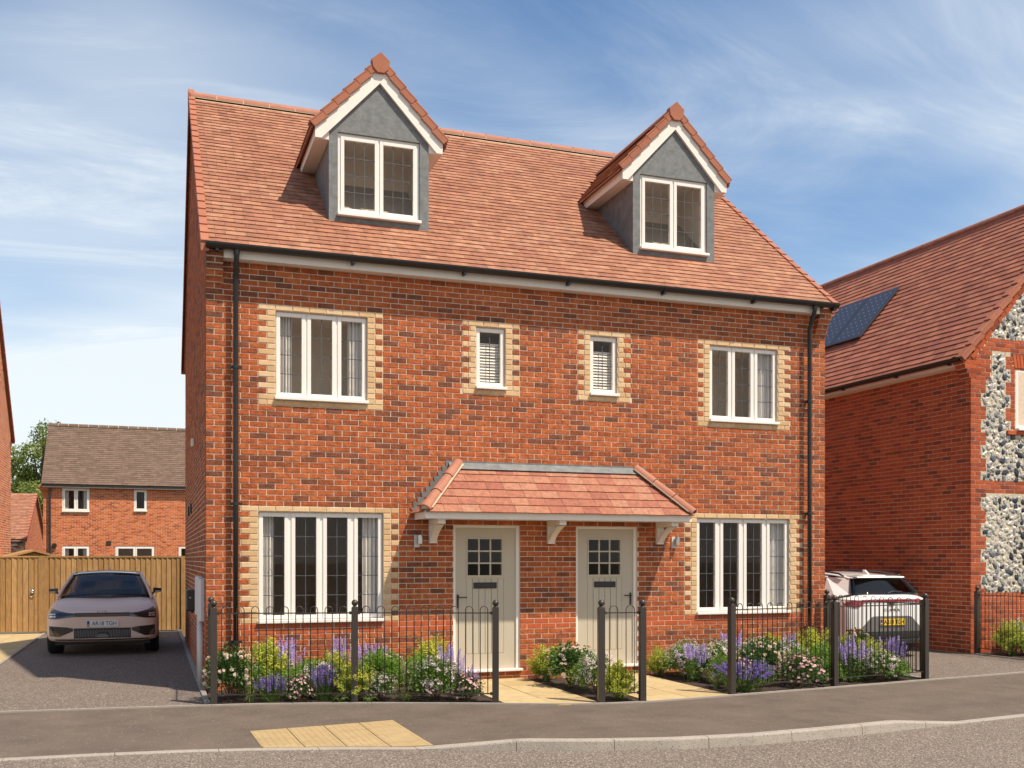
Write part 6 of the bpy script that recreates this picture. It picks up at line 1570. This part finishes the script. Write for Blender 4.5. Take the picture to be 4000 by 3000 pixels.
PL = [('rose', 0.24, -0.98, .50, .64, 'cream rose bush in the front left corner of the left bed by the railing post'),
      ('feath', 0.77, -0.45, .66, .66, 'tall yellow green feathery shrub behind the cream roses, next to the left downpipe'),
      ('ver', 1.00, -0.38, .42, .68, 'lilac flower spikes behind the feathery shrub under the ground floor left window'),
      ('leafy', 1.24, -0.80, .42, .44, 'small bright green leafy shrub under the middle of the ground floor left window'),
      ('grass', 0.46, -1.25, .30, .26, 'pale striped grass tuft at the railing foot beside the cream roses'),
      ('lav', 0.70, -1.28, .40, .36, 'low purple lavender at the front of the left bed, nearest the cream roses'),
      ('pink', 1.03, -1.40, .38, .32, 'round pink flowered shrub between the two lavenders of the left bed'),
      ('lav', 1.33, -1.42, .38, .48, 'purple lavender leaning left of the middle post of the left railing'),
      ('feath', 1.60, -0.62, .48, .52, 'yellow green feathery shrub at the back of the left bed, behind the middle railing post'),
      ('ver', 1.72, -0.30, .24, .68, 'tall lilac spikes against the wall just left of the middle railing post'),
      ('feath', 1.66, -1.50, .54, .46, 'low yellow green feathery shrub at the foot of the middle post of the left railing'),
      ('ver', 2.12, -0.30, .40, .58, 'lilac spikes against the wall right of the middle railing post'),
      ('leafy', 2.10, -1.05, .58, .54, 'large bright green leafy shrub right of the middle railing post'),
      ('spir', 2.25, -0.62, .45, .50, 'pale pink shrub behind the bright green leafy shrub of the left bed'),
      ('grass', 2.27, -1.75, .30, .20, 'pale striped grass tuft at the kerb in the right half of the left bed'),
      ('feath', 2.90, -0.50, .62, .64, 'yellow green feathery shrub against the wall left of the left front door'),
      ('ver', 3.05, -1.02, .34, .60, 'lilac spikes in front of the left front door'),
      ('spir', 2.62, -1.78, .56, .50, 'pale pink mounded shrub filling the front of the left bed near the path'),
      ('ver', 3.12, -1.52, .28, .38, 'short lilac spikes at the path edge behind the last post of the left railing'),
      ('pink', 2.95, -2.02, .42, .34, 'round pink flowered shrub at the foot of the last post of the left railing'),
      ('fern', 1.48, -1.66, .22, .10, 'small fern at the kerb left of the middle railing post'),
      ('fern', 1.80, -1.76, .22, .10, 'small fern at the kerb right of the middle railing post'),
      ('wisp', 0.80, -0.20, .40, .72, 'wispy reddish grass against the wall beside the left downpipe'),
      ('wisp', 1.62, -0.18, .40, .70, 'wispy reddish grass against the wall under the ground floor left window'),
      ('feath', 4.62, -0.45, .46, .50, 'yellow green feathery shrub against the wall between the two front doors'),
      ('rose', 4.68, -1.15, .60, .58, 'cream rose bush in the middle bed between the paths'),
      ('spir', 4.72, -1.95, .42, .52, 'pale pink shrub behind the short railing between the paths'),
      ('feath', 4.76, -2.55, .46, .46, 'yellow green feathery shrub at the short railing between the paths'),
      ('wisp', 4.86, -0.22, .36, .70, 'wispy reddish grass against the wall left of the right front door'),
      ('feath', 6.45, -0.38, .34, .42, 'small yellow green feathery shrub beside the right front door'),
      ('spir', 6.66, -0.80, .56, .46, 'pale pink shrub beside the right hand path near the wall'),
      ('ver', 6.60, -1.08, .38, .52, 'lilac spikes at the edge of the right hand path'),
      ('spir', 7.00, -1.15, .58, .54, 'pale pink shrub behind the first post of the right railing'),
      ('grass', 6.48, -1.95, .32, .28, 'pale striped grass tuft at the path edge by the first post of the right railing'),
      ('lav', 6.66, -2.30, .72, .46, 'wide purple lavender at the first post of the right railing'),
      ('ver', 7.45, -0.80, .40, .64, 'tall lilac spikes under the ground floor right window'),
      ('rose', 7.50, -1.50, .56, .60, 'cream rose bush in the right bed under the ground floor right window'),
      ('spir', 8.20, -1.10, .46, .52, 'pale pink shrub behind the pink mound of the right bed'),
      ('pink', 7.60, -2.22, .66, .44, 'largest pink flowered shrub at the front of the right bed by the middle post'),
      ('ver', 8.52, -0.62, .26, .58, 'lilac spikes beside the right downpipe'),
      ('feath', 8.95, -0.62, .62, .64, 'yellow green feathery shrub against the wall at the right downpipe'),
      ('leafy', 8.40, -1.60, .44, .46, 'bright green leafy shrub at the middle post of the right railing'),
      ('ver', 8.72, -1.88, .46, .64, 'tallest lilac spikes just right of the middle post of the right railing'),
      ('feath', 9.36, -0.90, .36, .56, 'yellow green feathery shrub at the corner of the house by the white car'),
      ('feath', 9.35, -1.50, .50, .54, 'yellow green feathery shrub in front of the white car number plate'),
      ('rose', 9.55, -0.95, .36, .62, 'small cream rose bush in front of the white car bumper'),
      ('spir', 9.12, -2.02, .46, .42, 'pale pink shrub at the front right end of the right bed'),
      ('ver', 9.62, -1.62, .36, .58, 'lilac spikes at the last post of the right railing'),
      ('wisp', 7.95, -0.25, .40, .80, 'wispy reddish grass against the wall under the ground floor right window'),
      ('wisp', 9.00, -0.25, .40, .95, 'tall wispy reddish grass behind the right downpipe'),
      ('leafy', 7.95, -1.65, .40, .44, 'bright green leafy shrub between the cream roses and the pink mound of the right bed'),
      ('leafy', 0.55, -0.72, .44, .40, 'bright green leafy shrub between the cream roses and the left downpipe'),
      ('spir', 1.36, -0.98, .44, .42, 'pale pink shrub behind the lavender left of the middle railing post'),
      ('leafy', 0.98, -1.02, .40, .34, 'low bright green shrub behind the round pink shrub of the left bed'),
      ('leafy', 2.62, -1.12, .50, .46, 'bright green leafy shrub left of the lilac spikes by the left front door'),
      ('spir', 1.98, -1.55, .36, .32, 'low pale pink shrub right of the foot of the middle railing post'),
      ('leafy', 4.75, -1.55, .42, .36, 'low bright green shrub between the roses and the pale pink shrub of the middle bed'),
      ('pink', 6.95, -1.78, .42, .36, 'round pink flowered shrub behind the wide lavender of the right bed'),
      ('spir', 7.90, -0.72, .50, .54, 'pale pink shrub against the wall under the ground floor right window'),
      ('leafy', 8.72, -1.22, .46, .46, 'bright green leafy shrub in front of the right downpipe'),
      ('spir', 8.98, -1.72, .42, .44, 'pale pink shrub between the tall lilac spikes and the feathery shrub by the car'),
      ('leafy', 8.22, -2.02, .36, .34, 'low bright green shrub at the foot of the middle post of the right railing'),
      ('leafy', 9.40, -2.00, .34, .30, 'low bright green shrub at the front end of the right bed by the last post'),
      ('leafy', 7.12, -2.06, .34, .30, 'low bright green shrub between the wide lavender and the largest pink shrub'),
      ('rose', 7.22, -1.62, .40, .50, 'cream rose bush directly behind the wide lavender of the right bed'),
      ('spir', 6.88, -0.45, .50, .50, 'pale pink shrub against the wall between the right door and the ground floor right window'),
      ('feath', 8.35, -0.45, .46, .56, 'yellow green feathery shrub against the wall right of the ground floor right window'),
      ('leafy', 6.85, -1.50, .40, .38, 'bright green leafy shrub between the path edge lilac spikes and the round pink shrub'),
      ('feath', 13.85, 0.30, .60, .62, 'yellow green feathery shrub behind the railing below the flint wall'),
      ('feath', 14.40, 0.10, .70, .66, 'second yellow green feathery shrub below the flint wall, cut by the right edge'),
      ('pink', 13.78, -0.35, .42, .38, 'round pink flowered shrub behind the far right railing'),
      ('spir', 14.30, 0.50, .50, .60, 'pale pink shrub against the flint wall at the right edge'),
      ('leafy', 14.15, -0.55, .50, .30, 'low green leafy shrub at the far right edge of the picture')]
for i, (k, x, y, w_, h_, lab) in enumerate(PL): plant(k, x, y, w_, h_, lab, i)
